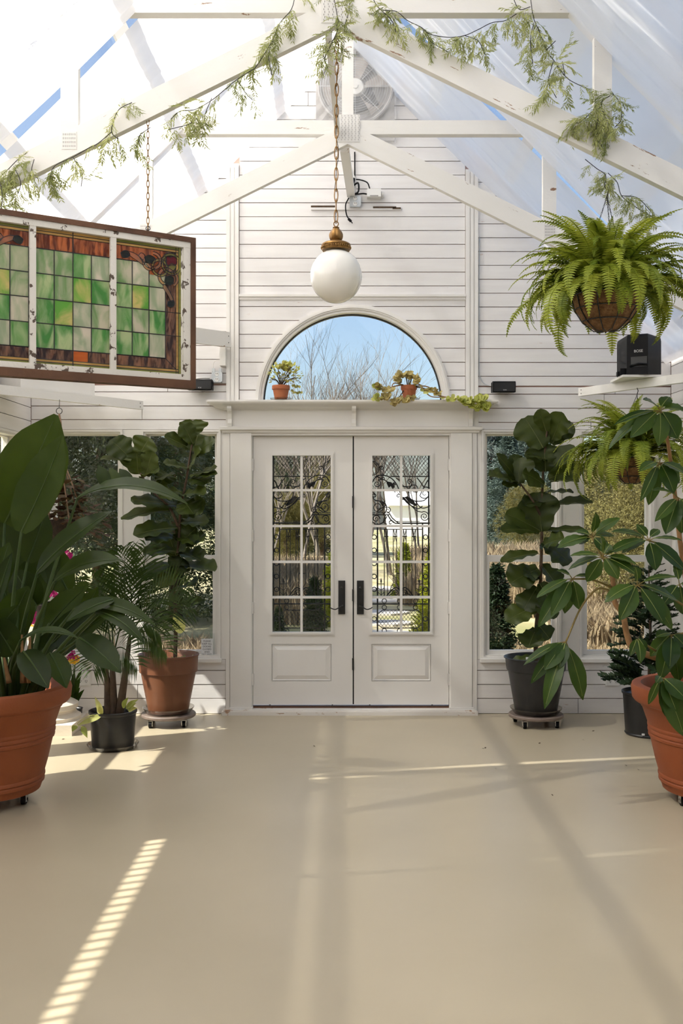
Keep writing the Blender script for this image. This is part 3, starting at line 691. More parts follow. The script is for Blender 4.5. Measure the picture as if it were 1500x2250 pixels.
# ---- bird of paradise, left
c = P(-32, 1705, 5.34); c.z = 0
bop = empty('bird_of_paradise', c, 'large paddle-leaved plant in ribbed terracotta pot at left edge', 'potted plant')
big_pot(bop, c)
UPC = V(0.0, -.75, .65)
BL = [((10,1150),(123,911),150,5.60,5.70,(.5,-.8,.2),.10,11), ((46,1170),(138,956),118,5.36,5.42,(-.35,-.9,.25),-.06,12), ((60,1235),(100,1122),66,5.55,5.6,(.6,-.7,.1),.05,13),
      ((82,1258),(246,1124),84,5.15,5.10,(-.3,-.6,.75),.10,14), ((118,1280),(266,1231),78,5.32,5.22,(.1,-.55,.85),.22,15), ((170,1095),(412,1108),62,5.62,5.55,(.0,-.45,.9),.30,16),
      ((165,1336),(341,1374),46,5.2,5.05,(0,-.5,.85),.30,17), ((248,1318),(146,1366),40,5.1,4.98,(.1,-.6,.8),.14,18), ((212,1344),(317,1414),38,5.1,4.95,(.1,-.55,.8),.25,19),
      ((45,1408),(172,1402),34,4.98,4.92,(0,-.35,.95),.30,20), ((52,1432),(106,1512),62,4.98,4.86,(.25,-.8,.5),.12,21), ((110,1436),(146,1512),52,5.02,4.95,(.5,-.7,.45),.12,22),
      ((176,1402),(266,1478),66,5.05,4.92,(.2,-.75,.6),.12,23), ((-14,1300),(20,1192),56,4.95,5.0,(.2,-.9,.3),-.05,24), ((-8,1330),(27,1214),50,4.9,4.95,(-.5,-.8,.2),.05,25),
      ((20,1340),(-25,1100),150,5.75,5.8,(.1,-.9,.1),.05,26), ((150,1300),(96,1190),70,5.72,5.78,(0,-.9,.3),.05,27), ((110,1420),(215,1330),60,5.45,5.4,(.1,-.8,.5),.12,28),
      ((80,1330),(30,1250),70,5.6,5.6,(.1,-.9,.2),.1,29), ((-30,1420),(40,1330),60,5.2,5.2,(.2,-.9,.3),.1,30), ((150,1410),(215,1290),55,5.65,5.6,(.3,-.8,.3),.1,31),
      ((40,1330),(130,1210),92,5.72,5.75,(.2,-.9,.3),.1,32), ((90,1400),(192,1288),72,5.62,5.6,(-.2,-.8,.4),.1,33), ((10,1400),(62,1288),82,5.5,5.5,(.3,-.9,.2),.1,34), ((60,1470),(152,1378),52,5.5,5.45,(0,-.8,.5),.15,35), ((130,1438),(242,1348),52,5.5,5.45,(.1,-.7,.6),.15,36), ((-20,1250),(62,1128),112,5.8,5.85,(.2,-.9,.2),.05,37), ((30,1438),(-22,1350),72,5.2,5.15,(.1,-.9,.3),.1,38)]
for (b, t, w, d0, d1, nh, bd, sd) in BL:
    pb, pt = P(b[0], b[1], d0), P(t[0], t[1], d1)
    leaf('leaf', M['strelitzia'], bop, pb, pt, w * d0 / FPX, nh, prof_paddle, bd, .22, .02, 4, 16, M['strel_stem'], .006, sd)
    root_p = P(20 + (b[0] - 20) * .22, 1498, 5.34); root_p.z = .50
    mid = (root_p * .5 + pb * .5) + V(-.03, .03, .04)
    if b[1] < 1440: stalk('stem', M['strel_stem'], bop, [root_p, mid, pb], .017, .007)
    else: stalk('stem', M['strel_stem'], bop, [P(40 + (b[0] - 40) * .4, 1480, 5.2), pb], .010, .005)
for (b, t, w, sd) in (((238,1072),(216,1022),30,41), ((262,1068),(240,1028),26,42), ((290,1066),(262,1030),26,43)):      # torn strips of the arching leaf
    leaf('leaf', M['strelitzia'], bop, P(b[0], b[1], 5.62), P(t[0], t[1], 5.66), w * 5.6 / FPX, (0,-.9,.3), prof_paddle, .05, .1, .02, 3, 8, None, 0, sd)
for (a, b) in (((50,1500),(48,1395)), ((62,1500),(66,1400)), ((20,1500),(8,1440))):
    stalk('dry_sheath', M['tanbark'], bop, [P(a[0], a[1], 5.2), P(b[0], b[1], 5.18)], .016, .006, 6)

# ---- fiddle leaf figs
def dolly_saucer(root, c, r, z0=.0):
    o = MB(); o.lathe(V(c.x, c.y, 0), [(r * .6, .060), (r * .97, .060), (r, .066), (r, .080), (r * .97, .086), (r * .6, .086)], 40); o.build('dolly_ring', M['dolly'], root, 40)
    o = MB(); o.lathe(V(c.x, c.y, 0), [(.001, .0865), (r * .80, .0865), (r * .93, .128), (r * .95, .130), (r * .94, .124), (r * .82, .092), (.001, .092)], 40); o.build('saucer', M['saucer'], root, 40)
    for a in range(4): caster(root, V(c.x + r * .85 * math.cos(a * 1.5708 + .9), c.y + r * .85 * math.sin(a * 1.5708 + .9), 0), .024)
def fig_leaves(root, lst, D, seed):
    r = random.Random(seed)
    for (b, t, w) in lst:
        pb = P(b[0], b[1], D + r.uniform(-.03, .03)); up = t[1] < b[1] - 20
        pt = P(t[0], t[1], D + (r.uniform(-.16, -.02) if not up else r.uniform(-.12, .08)))
        nh = V(r.uniform(-.35, .35), -.75 if up else -.45, .55 if up else .85)
        leaf('leaf', M['fig'], root, pb, pt, w * 1.30 * D / FPX, nh, prof_fig, r.uniform(.02, .16), r.uniform(.15, .4), .10, 3.2, 14, M['figrib'], .0035, r.randint(0, 9999), 0, r.uniform(0, .2))
c = P(370, 1583, 7.27); c.z = 0
figl = empty('fiddle_leaf_fig', c, 'fiddle leaf fig in brown plastic pot left of the doors', 'potted plant', 'fiddle leaf figs beside the doors')
pot(figl, c, [(.12, .094), (.142, .094), (.147, .11), (.195, .36), (.198, .385), (.210, .388), (.216, .50), (.222, .503), (.223, .514), (.217, .516), (.205, .50), (.19, .40)], M['brownpot'], .197, .455)
dolly_saucer(figl, c, .198)
DF = 7.25
stalk('trunk', M['bark'], figl, [P(384, 1470, DF), P(386, 1380, DF), P(384, 1290, DF), P(392, 1200, DF), P(397, 1120, DF), P(410, 1050, DF), P(424, 960, DF)], .016, .007)
stalk('branch', M['bark'], figl, [P(392, 1160, DF), P(372, 1115, DF - .03), P(335, 1080, DF - .06), P(308, 1040, DF - .06)], .011, .006)
FL = [((425,955),(423,924),50), ((425,992),(436,952),52), ((430,1000),(472,968),36), ((415,985),(361,958),30), ((420,1025),(440,992),46), ((415,1030),(359,1018),34), ((425,1046),(474,1030),36), ((420,1050),(455,1062),46), ((418,1045),(476,1042),30), ((424,975),(400,930),34),
      ((290,1012),(243,966),56), ((305,1002),(328,962),50), ((288,1012),(220,1008),22), ((305,1042),(300,992),62), ((322,1046),(336,992),40), ((312,1052),(345,1038),36), ((330,1060),(382,1042),38), ((330,1066),(288,1062),26), ((350,1066),(368,1040),42), ((345,1080),(300,1072),30),
      ((395,1112),(287,1098),50), ((380,1122),(266,1142),34), ((400,1132),(452,1108),44), ((390,1160),(293,1176),48), ((395,1150),(458,1148),44), ((390,1182),(318,1184),44), ((390,1208),(432,1160),66), ((385,1212),(314,1216),48), ((392,1216),(442,1232),54), ((385,1240),(303,1266),48), ((390,1242),(472,1256),54), ((385,1264),(402,1226),48), ((388,1300),(428,1288),52), ((388,1332),(446,1322),30), ((396,1090),(450,1085),40), ((398,1080),(350,1092),40), ((400,1100),(425,1130),50), ((392,1180),(445,1190),48), ((386,1255),(350,1290),44), ((388,1225),(372,1180),44)]
fig_leaves(figl, FL, DF, 5)
leaf('leaf', M['jade'], figl, P(385, 1348, DF - .02), P(396, 1392, DF - .08), 30 * DF / FPX, (.5, -.8, .2), prof_fig, .05, .2, .05, 3, 10, M['midrib'], .003, 77)
rw = random.Random(15)
for i in range(16): 
    a = rw.uniform(0, 6.28); q = V(c.x + .13 * math.cos(a) * rw.random() + .05, c.y + .1 * math.sin(a), .455); leaf('seedling', M['garland'], figl, q, q + V(rw.uniform(-.03, .03), rw.uniform(-.03, .03), rw.uniform(.02, .05)), .02, (0, -1, .2), prof_oval, .1, .1, nseg=4)
c = P(1177, 1590, 7.25); c.z = 0
figr = empty('fiddle_leaf_fig', c, 'fiddle leaf fig in tapered black pot right of the doors', 'potted plant', 'fiddle leaf figs beside the doors')
pot(figr, c, [(.13, .094), (.148, .094), (.152, .105), (.202, .40), (.212, .404), (.222, .485), (.231, .488), (.232, .496), (.226, .498), (.213, .48), (.20, .42)], M['potblack'], .205, .44)
dolly_saucer(figr, c, .198)
stalk('trunk', M['bark'], figr, [P(1176, 1470, DF), P(1178, 1380, DF), P(1186, 1290, DF), P(1190, 1170, DF), P(1192, 1050, DF), P(1203, 930, DF)], .017, .007)
stalk('branch', M['bark'], figr, [P(1191, 1140, DF), P(1170, 1100, DF - .02), P(1142, 1062, DF - .04)], .010, .006)
FR = [((1193,984),(1152,918),68), ((1200,950),(1184,899),30), ((1213,966),(1238,908),50), ((1212,976),(1255,928),40), ((1198,1036),(1194,976),68), ((1205,1036),(1264,983),36), ((1205,1052),(1280,1028),46), ((1200,1062),(1270,1060),42), ((1195,1066),(1148,1038),42), ((1195,1082),(1260,1082),28),
      ((1140,1062),(1131,998),40), ((1140,1060),(1090,998),30), ((1140,1062),(1074,1046),50), ((1140,1062),(1142,1006),56), ((1146,1066),(1104,1066),26), ((1190,1168),(1180,1082),72), ((1195,1112),(1302,1106),44), ((1186,1166),(1110,1128),48), ((1180,1170),(1101,1166),40), ((1190,1166),(1292,1168),24),
      ((1188,1202),(1238,1184),52), ((1182,1216),(1100,1236),32), ((1190,1192),(1252,1238),66), ((1182,1250),(1120,1282),66), ((1180,1290),(1148,1344),46), ((1185,1282),(1217,1342),52), ((1180,1332),(1112,1366),46), ((1178,1382),(1160,1424),46), ((1180,1372),(1207,1404),46), ((1172,1442),(1120,1466),24), ((1196,1100),(1150,1110),40), ((1200,1010),(1160,1000),40), ((1188,1240),(1225,1290),50), ((1184,1270),(1150,1262),44), ((1180,1320),(1212,1360),44)]
fig_leaves(figr, FR, DF, 8)
o = MB(); o.box(P(1155, 1452, 7.2).x, P(1170, 1452, 7.2).x, 7.2, 7.203, P(1155, 1460, 7.2).z - .02, P(1155, 1444, 7.2).z); o.build('plant_tag', M['paper'], figr)

# ---- umbrella plant, right
c = P(1577, 1705, 5.34); c.z = 0
sch = empty('umbrella_plant', c, 'glossy umbrella plant in ribbed terracotta pot at right edge', 'potted plant')
big_pot(sch, c)
DS = 5.35
stalk('trunk', M['tanbark'], sch, [V(c.x - .08, c.y, .5), P(1500, 1470, DS), P(1400, 1430, DS), P(1378, 1398, DS), P(1368, 1350, DS), P(1350, 1322, DS), P(1345, 1270, DS), P(1330, 1235, DS)], .021, .012)
stalk('trunk', M['tanbark'], sch, [V(c.x - .03, c.y + .02, .5), P(1520, 1350, DS + .1), P(1495, 1200, DS), P(1478, 1050, DS - .1), P(1458, 915, DS - .25)], .020, .008)
U = [((1243,1410),5.2,[(1196,1558,36),(1280,1538,40),(1166,1502,30),(1196,1472,38),(1150,1462,26),(1228,1470,30)], [(1346,1300),(1312,1294),(1276,1335)]),
     ((1257,1272),5.3,[(1273,1340,34),(1210,1354,36),(1178,1314,28),(1182,1378,38),(1222,1254,18),(1304,1266,14),(1240,1348,32)], [(1344,1290),(1300,1274)]),
     ((1300,1182),5.4,[(1308,1126,30),(1362,1138,28),(1224,1204,38),(1350,1178,24),(1272,1196,26),(1338,1218,28),(1262,1168,22)], [(1332,1240),(1315,1210)]),
     ((1325,1226),5.2,[(1288,1278,34),(1358,1272,32),(1248,1252,26),(1250,1222,20),(1398,1240,28),(1402,1266,34),(1318,1176,28),(1412,1184,28),(1340,1196,30)], [(1340,1262)]),
     ((1425,1188),5.3,[(1440,1254,40),(1504,1254,36),(1366,1216,32),(1498,1188,20),(1343,1168,26),(1448,1164,20),(1398,1152,24)], [(1490,1240),(1455,1200)]),
     ((1400,1286),5.1,[(1360,1364,40),(1458,1372,46),(1328,1324,36),(1490,1322,38),(1488,1268,20),(1476,1384,40),(1394,1244,26),(1372,1330,34)], [(1500,1330),(1440,1290)]),
     ((1450,903),5.0,[(1336,988,32),(1384,962,38),(1446,980,40),(1488,964,50),(1508,905,40),(1412,878,34),(1348,934,26),(1470,872,30)], [(1460,930)]),
     ((1448,1018),5.05,[(1480,1084,40),(1424,1110,32),(1406,1102,24),(1508,1042,34),(1492,1062,34),(1462,996,28),(1404,1036,26)], [(1478,1050)]),
     ((1491,1095),5.0,[(1462,1174,44),(1497,1172,42),(1438,1146,26),(1432,1078,26),(1520,1140,40)], [(1486,1110)]),
     ((1475,1396),5.3,[(1450,1494,42),(1491,1500,42),(1428,1442,34),(1508,1424,34),(1440,1400,28),(1470,1470,40)], [(1510,1390)]),
     ((1452,1490),5.0,[(1424,1548,18),(1461,1574,34),(1486,1564,38),(1502,1618,54),(1440,1502,18),(1510,1540,40)], [(1500,1500)]),
     ((1400,1405),5.2,[(1406,1458,26),(1384,1442,18),(1420,1430,18)], [(1440,1430)]),
     ((1492,1285),5.3,[(1500,1350,44),(1456,1330,34),(1520,1300,34),(1480,1235,30)], [(1510,1310)])]
ru = random.Random(31)
for (uc, D, tips, via) in U:
    pc = P(uc[0], uc[1], D)
    stalk('petiole', M['scheff_stem'], sch, [P(v[0], v[1], (D + DS) / 2) for v in via] + [pc], .0065, .0045)
    for (tx, ty, w) in tips:
        pt = P(tx, ty, D + ru.uniform(-.10, .06)); b = pc.lerp(pt, .14) + V(0, 0, .012)
        hang = (ty - uc[1]) > abs(tx - uc[0]) * .8
        nh = V((uc[0] - tx) * -.002 + ru.uniform(-.25, .25), -.85 if hang else -.5, .35 if hang else .85)
        lf = leaf('leaf', M['scheff'], sch, b, pt, w * D / FPX, nh, prof_oval, ru.uniform(.06, .16), ru.uniform(.1, .3), .05, 4, 12, M['midrib'], .0026, ru.randint(0, 9999))
        stalk('petiolule', M['scheff_stem'], lf, [pc, b], .003, .0025, 5)

# ---- palm in a black nursery pot
c = P(248, 1640, 6.55); c.z = 0
palm = empty('potted_palm', c, 'dark feathery palm in low black nursery pot and clear saucer', 'potted plant')
pot(palm, c, [(.11, .012), (.132, .012), (.136, .03), (.150, .225), (.154, .228), (.158, .236), (.157, .248), (.150, .25), (.143, .235), (.14, .19)], M['potblack'], .143, .195)
o = MB(); o.lathe(c, [(.001, .001), (.150, .001), (.166, .030), (.169, .031), (.168, .026), (.153, .010), (.001, .010)], 40); o.build('saucer', M['saucer'], palm, 40)
DP = 6.55
STM = [((238,1572),(236,1510),(232,1455)), ((262,1570),(275,1480),(285,1400)), ((250,1572),(248,1500),(246,1440))]
for (a, b, t) in STM: stalk('stem', M['bark'], palm, [P(a[0], a[1], DP), P(b[0], b[1], DP), P(t[0], t[1], DP)], .030, .013)
PF = [((285,1400),(270,1300),(275,1205),6.5,6.45), ((285,1400),(315,1270),(322,1200),6.5,6.6), ((285,1400),(340,1290),(410,1290),6.5,6.35), ((290,1405),(360,1320),(420,1335),6.5,6.3), ((285,1400),(300,1250),(255,1215),6.5,6.55),
      ((246,1440),(200,1340),(165,1370),6.5,6.3), ((246,1440),(230,1300),(200,1270),6.5,6.5), ((250,1440),(270,1330),(320,1260),6.5,6.5), ((285,1405),(330,1360),(365,1430),6.5,6.25), ((240,1450),(262,1390),(300,1460),6.5,6.2), ((235,1455),(215,1400),(205,1470),6.5,6.3), ((285,1400),(310,1330),(350,1390),6.5,6.3), ((250,1440),(240,1330),(260,1250),6.5,6.7)]
rp_ = random.Random(9)
for (a, b, t, d0, d1) in PF:
    A, B, T_ = P(a[0], a[1], d0), P(b[0], b[1], (d0 + d1) / 2), P(t[0], t[1], d1)
    o = MB(); n = 22; sp = [bez(A, B, T_, i / n) for i in range(n + 1)]
    o.tube(sp, [lerp(.006, .0015, i / n) for i in range(n + 1)], 5)
    side = (T_ - A).cross(V(0, -1, .4)).normalized()
    for i in range(4, n + 1):
        t = i / n; tg = (sp[i] - sp[i - 1]).normalized(); Lf = .21 * math.sin(math.pi * (.12 + .80 * t)) + .03
        for s in (-1, 1):
            d = (side * s * .75 + tg * .75 + V(0, 0, -.12)).normalized(); e = sp[i] + d * Lf + V(0, 0, -.045 * rp_.random())
            m_ = sp[i].lerp(e, .45) + V(0, 0, .012); wv = tg.cross(d).cross(d).normalized() * .0065
            o.add([sp[i], m_ + wv, e, m_ - wv, m_], [(0, 1, 4), (1, 2, 4), (2, 3, 4), (3, 0, 4)])
    o.build('frond', M['palm'], palm)
for (b, t) in (((225,1570),(190,1590)), ((222,1575),(168,1595)), ((225,1572),(208,1530)), ((280,1560),(300,1545)), ((282,1562),(302,1556)), ((270,1556),(282,1532)), ((276,1558),(305,1536)), ((180,1595),(192,1622)), ((168,1594),(158,1608)), ((222,1570),(214,1545))):
    leaf('pothos_leaf', M['pothos'], palm, P(b[0], b[1], 6.42), P(t[0], t[1], 6.36), 13 * 6.4 / FPX, (.1, -.8, .5), prof_lance, .15, .2, nseg=7)
stalk('pothos_stem', M['pothos'], palm, [P(228, 1575, 6.45), P(200, 1572, 6.38), P(170, 1590, 6.36), P(190, 1600, 6.34)], .003, .002, 5)

# ---- dark yew-like plant in a tall nursery pot
c = P(1425, 1612, 6.95); c.z = 0
yew = empty('potted_conifer', c, 'dark bushy conifer in tall black nursery pot near right corner', 'potted plant')
pot(yew, c, [(.14, .0), (.158, .0), (.166, .012), (.160, .02), (.176, .28), (.184, .285), (.185, .30), (.178, .302), (.168, .28)], M['potblack'], .168, .26)
o = MB(); o.box(c.x - .092, c.x - .074, c.y - .148, c.y - .140, .022, .034); o.build('pot_label', M['paper'], yew)
stalk('trunk', M['bark'], yew, [V(c.x, c.y, .25), V(c.x + .01, c.y, .7), V(c.x, c.y, 1.15)], .016, .004)
ry = random.Random(17); tw = []
for k in range(4):
    o = MB(); L = 1.0; pts = [V(0, L * i / 6, .06 * math.sin(i * .6)) for i in range(7)]; o.tube(pts, .018, 4)
    for i in range(46):
        t = .1 + .9 * i / 46; p = V(0, t, .06 * math.sin(t * 3.6)); s = 1 if i % 2 else -1
        d = V(s * ry.uniform(.6, 1), ry.uniform(.2, .7), ry.uniform(-.2, .5)).normalized() * ry.uniform(.16, .26); w = V(d.y, -d.x, .2).normalized() * .035
        o.add([p, p + d * .5 + w, p + d, p + d * .5 - w], [(0, 1, 2, 3)])
    tw.append(o.mesh('conifer_branch', M['conifer_dark']))
for i in range(150):
    z = .30 + .85 * ry.random() ** 1.2; rad = .20 * (1 - (z - .30) / 1.0) + .03; a = ry.uniform(0, 6.28)
    b = V(c.x + rad * .25 * math.cos(a), c.y + rad * .25 * math.sin(a), z)
    if c.y + math.sin(a) * rad * 1.4 > WY - .1: continue
    inst('branch', tw[i % 4], frame_matrix(b, V(math.cos(a), math.sin(a), ry.uniform(-.1, .7)), V(0, 0, 1), rad * ry.uniform(.8, 1.2) + .04), yew)

# ---- ferns in hanging baskets
def frond_mesh(droop, seed, L=1.0):
    r = random.Random(seed); o = MB(); n = 38; sp = []
    p = V(0, 0, 0); a = .55 + r.uniform(-.1, .15)
    for i in range(n + 1):
        sp.append(p.copy()); p = p + V(r.uniform(-.004, .004), math.cos(a), math.sin(a)) * (L / n); a -= droop / n * (0.5 + 1.0 * i / n)
    o.tube(sp, [lerp(.010, .003, i / n) for i in range(n + 1)], 4, False)
    for i in range(3, n + 1):
        t = i / n; tg = (sp[i] - sp[i - 1]).normalized(); w = .112 * min(1, t * 5) * (1 - t ** 3.2) + .008
        up = V(1, 0, 0).cross(tg)
        for s in (-1, 1):
            d = V(s, 0, 0) + tg * .22 - up * (.12 + r.uniform(-.1, .12)); d.normalize(); hw = tg * (.0105)
            e = sp[i] + d * w; m_ = sp[i] + d * w * .55 + up * .004
            o.add([sp[i] - hw, sp[i] + hw, m_ + hw * .9, m_ - hw * .9, e + hw * .25], [(0, 1, 2, 3), (3, 2, 4)])
    return o.mesh('fern_frond', M['fern'])
fr_m = [frond_mesh(dr, 60 + i) for i, dr in enumerate((1.3, 1.7, 2.1, 2.5, 2.9, 2.3, 1.9, 3.2))]
def fern(name, c, rb_, hb, n, lens, label, seed, hang, wire=True, squash=1.0):
    root = empty(name, c, label, 'hanging fern', 'hanging ferns on the right'); r = random.Random(seed)
    o = MB(); o.lathe(c, [(.002, 0), (rb_ * .35, .005), (rb_ * .68, hb * .28), (rb_ * .9, hb * .62), (rb_, hb), (rb_ * .94, hb), (rb_ * .8, hb * .75), (.002, hb * .72)], 36); o.build('coir_basket', M['coir'], root, True)
    o = MB()
    for k in range(9):
        a = 2 * math.pi * k / 9; cs_, sn = math.cos(a), math.sin(a)
        o.tube([Vector(c) + V(rr * cs_, rr * sn, zz) for rr, zz in ((.02, -.003), (rb_ * .37, .0), (rb_ * .70, hb * .27), (rb_ * .92, hb * .62), (rb_ * 1.02, hb))], .0028, 5)
    for rr, zz in ((rb_ * .70, hb * .27), (rb_ * .92, hb * .62), (rb_ * 1.02, hb)):
        o.tube([Vector(c) + V(rr * math.cos(a * .2618), rr * math.sin(a * .2618), zz) for a in range(25)], .003, 5)
    o.build('wire_frame', M['iron'], root)
    hk = Vector(hang)
    for k in range(3):
        a = 2 * math.pi * k / 3 + .5; e = Vector(c) + V(rb_ * math.cos(a), rb_ * math.sin(a), hb); o = MB(); L = (e - hk).length; m_ = int(L / .018)
        for i in range(m_):
            p0, p1 = hk.lerp(e, i / m_), hk.lerp(e, (i + 1) / m_); dd = (p1 - p0); sd = dd.orthogonal().normalized() if i % 2 else dd.cross(dd.orthogonal()).normalized()
            o.tube([p0 - dd * .15, p0 + dd * .5 + sd * .003, p1 + dd * .15, p0 + dd * .5 - sd * .003, p0 - dd * .15], .0014, 4, False)
        o.build('chain', M['iron'], root)
    o = MB(); o.tube([hk + V(0, 0, .05), hk + V(.008, 0, .03), hk + V(0, 0, .0)], .003, 5); o.build('hook', M['iron'], root)
    for i in range(n):
        a = r.uniform(0, 6.28); q = r.random()
        el = lerp(1.35, -.25, q); L = r.uniform(*lens) * (1.0 if q > .25 else .85)
        b = Vector(c) + V(rb_ * .75 * q * math.cos(a), rb_ * .75 * q * math.sin(a), hb + .02)
        d = V(math.cos(a) * math.cos(el), math.sin(a) * math.cos(el) * squash, math.sin(el))
        fm = fr_m[int(r.random() * 8)] if q < .6 else fr_m[3 + int(r.random() * 5)]
        inst('frond', fm, frame_matrix(b, d, V(0, 0, 1), L, L * r.uniform(.85, 1.15)), root)
    return root
c1 = P(1332, 727, 4.87)
fern('hanging_fern', c1, .165, .17, 296, (.26, .54), 'big bright fern in coir basket hanging from the near truss', 71, P(1333, 432, 4.87))
c2 = P(1387, 1062, 6.75)
fern('hanging_fern', c2, .15, .17, 230, (.32, .56), 'smaller yellow-green fern hanging below the right corner brace', 72, P(1399, 868, 6.95), squash=.7)

# ---- burgundy plant in a macrame hanger
c = P(140, 1190, 6.75)
beg = empty('hanging_begonia', c, 'dark burgundy trailing plant in macrame hanger behind paddle leaves', 'hanging plant')
o = MB(); o.lathe(c, [(.03, 0), (.09, .01), (.13, .10), (.14, .15), (.13, .15), (.11, .11), (.02, .10)], 30); o.build('hanging_pot', M['soil'], beg, 35)
rg = P(130, 903, 6.75)
o = MB(); o.tube([rg + V(.020 * math.cos(a * .349), 0, .020 * math.sin(a * .349)) for a in range(19)], .0025, 6); o.build('ring', M['iron'], beg)
o = MB(); o.tube([rg + V(0, 0, .02), P(131, 878, 6.75)], .002, 5); o.build('wire', M['iron'], beg)
for k in range(6):
    a = k * 1.047; e = c + V(.14 * math.cos(a), .14 * math.sin(a), .15); kx = rg + V(.014 * math.cos(a), .014 * math.sin(a), -.28)
    stalk('cord', M['rope'], beg, [rg + V(0, 0, -.02), rg + V(.012 * math.cos(a), .012 * math.sin(a), -.10), kx, kx.lerp(e, .5), e], .006, .005, 5)
rbg = random.Random(19)
lm = []
for k in range(3):
    o = MB(); rws = []
    for i in range(6):
        t = i / 5; w = .42 * prof_oval(t); rws.append([V(-w, t, .10 * math.sin(t * 3)), V(0, t, .0 + .12 * math.sin(t * 3)), V(w * (.7 + .1 * k), t, .06 * math.sin(t * 3))])
    o.grid(rws); lm.append(o.mesh('begonia_leaf', M['begonia'], smooth=True))
for i in range(290):
    a = rbg.uniform(0, 6.28); rr = rbg.uniform(.03, .27); h = .30 * (1 - (rr / .28) ** 2) * rbg.random() - .20 * (rr > .14) * rbg.random()
    p = c + V(rr * math.cos(a) * 1.15, rr * math.sin(a) * .8, .16 + h)
    if p.y > WY - .12: continue
    inst('leaf', lm[i % 3], frame_matrix(p, V(math.cos(a), math.sin(a) * .8, rbg.uniform(-.7, .5)), V(0, 0, 1), rbg.uniform(.045, .09)), beg)

# ---- plaster pedestal and the flowering plant on it
c = P(104, 1601, 7.12); c.z = 0
ped = empty('pedestal', c, 'cream plaster column pedestal behind the left terracotta pot', 'pedestal')
o = MB(); o.box(c.x - .24, c.x + .24, c.y - .24, c.y + .24, 0, .075); o.build('plinth', M['stone'], ped)
o = MB(); o.lathe(c, [(.235, .075), (.235, .10), (.225, .105), (.21, .115), (.20, .13), (.20, .145), (.215, .155), (.215, .185), (.19, .20), (.165, .21), (.16, .225)], 40); o.build('base_moulding', M['stone'], ped, 30)
o = MB(); o.lathe(c, [(.150, .225), (.140, .25), (.135, .60), (.14, .66)], 32); o.build('shaft', M['stone'], ped, 40)
o = MB(); o.lathe(c, [(.14, .66), (.18, .69), (.19, .72), (.19, .75), (.001, .75)], 32); o.build('capital', M['stone'], ped, 35)
fl = empty('flowering_plant', (c.x, c.y, .75), 'magenta and yellow flowering plant on the plaster pedestal', 'potted plant')
o = MB(); o.lathe(c, [(.08, .752), (.10, .752), (.13, .90), (.135, .90), (.12, .88), (.001, .87)], 30); o.build('pot', M['potblack'], fl, 35)
rf = random.Random(23)
pet = []
for mt in ('magenta', 'yellowpetal'):
    o = MB()
    for k in range(5):
        a = k * 1.2566; d = V(math.cos(a), math.sin(a), .25); s_ = V(-math.sin(a), math.cos(a), 0)
        o.add([V(0, 0, 0), d * .6 + s_ * .38, d * 1.0, d * .6 - s_ * .38], [(0, 1, 2, 3)])
    pet.append(o.mesh('blossom', M[mt], smooth=True))
spots = [(70,1300),(64,1312),(78,1308),(88,1300),(62,1326),(70,1336),(66,1350),(74,1362),(80,1318),(98,1290),(110,1282),(58,1300),(76,1290),(92,1308),(150,1225),(145,1215),(156,1218),(120,1300),(150,1298),(165,1300)]
for (x, y) in spots + [(x_ + rf.uniform(-9, 9), y_ + rf.uniform(-9, 9)) for x_, y_ in spots for _ in range(2)]:
    p = P(x, y, 6.95 + rf.uniform(-.05, .05)); inst('blossom', pet[0], frame_matrix(p, V(rf.uniform(-.5, .5), rf.uniform(-.3, .3), .8), V(rf.uniform(-.4, .4), -1, .3), rf.uniform(.016, .028)), fl)
for (x, y) in ((52,1370),(68,1375),(80,1370),(75,1378),(50,1377)):
    p = P(x, y, 6.95); inst('blossom', pet[1], frame_matrix(p, V(.2, 0, .8), V(0, -1, .3), .020), fl)
for i in range(34):
    a = rf.uniform(0, 6.28); b = V(c.x, c.y, .9); e = b + V(math.cos(a) * rf.uniform(.1, .3), math.sin(a) * rf.uniform(.08, .22), rf.uniform(.0, .40))
    leaf('leaf', M['scheff'], fl, b.lerp(e, .35), e, .07, (0, -.6, .8), prof_oval, .2, .2, nseg=6, seed=i)
for (x, y) in ((75,1300),(150,1225),(70,1350)): stalk('flower_stem', M['strel_stem'], fl, [V(c.x, c.y, .88), P(x, (y + 1330) / 2, 7.0), P(x, y, 6.95)], .005, .003, 5)

c = P(160, 1590, 7.3); c.z = 0
pz = empty('potted_pansy', c, 'small maroon and yellow flowers rising behind the white outlet', 'potted plant')
o = MB(); o.lathe(c, [(.05, 0), (.055, 0), (.07, .11), (.074, .112), (.066, .10), (.001, .095)], 24); o.build('pot', M['potblack'], pz, 35)
for (x, y, k_) in ((158,1438,0), (150,1442,0), (163,1443,0), (165,1449,1), (158,1450,1), (104,1425,1), (108,1420,1), (118,1432,0)):
    p = P(x, y, 7.05); stalk('flower_stem', M['strel_stem'], pz, [V(c.x, c.y, .09), V(lerp(c.x, p.x, .5), lerp(c.y, p.y, .4), .4), p], .003, .002, 5)
    for q in range(3): inst('blossom', pet[k_], frame_matrix(p + V(rf.uniform(-.02, .02), 0, rf.uniform(-.015, .015)), V(rf.uniform(-.4, .4), 0, .8), V(0, -1, .3), .022), pz)
for i in range(9):
    a = i * .7; b = V(c.x, c.y, .1); leaf('leaf', M['scheff'], pz, b, b + V(.10 * math.cos(a), -.06 - .04 * math.sin(a), .16 + .02 * i), .05, (0, -.7, .6), prof_oval, .15, .2, nseg=6, seed=i)
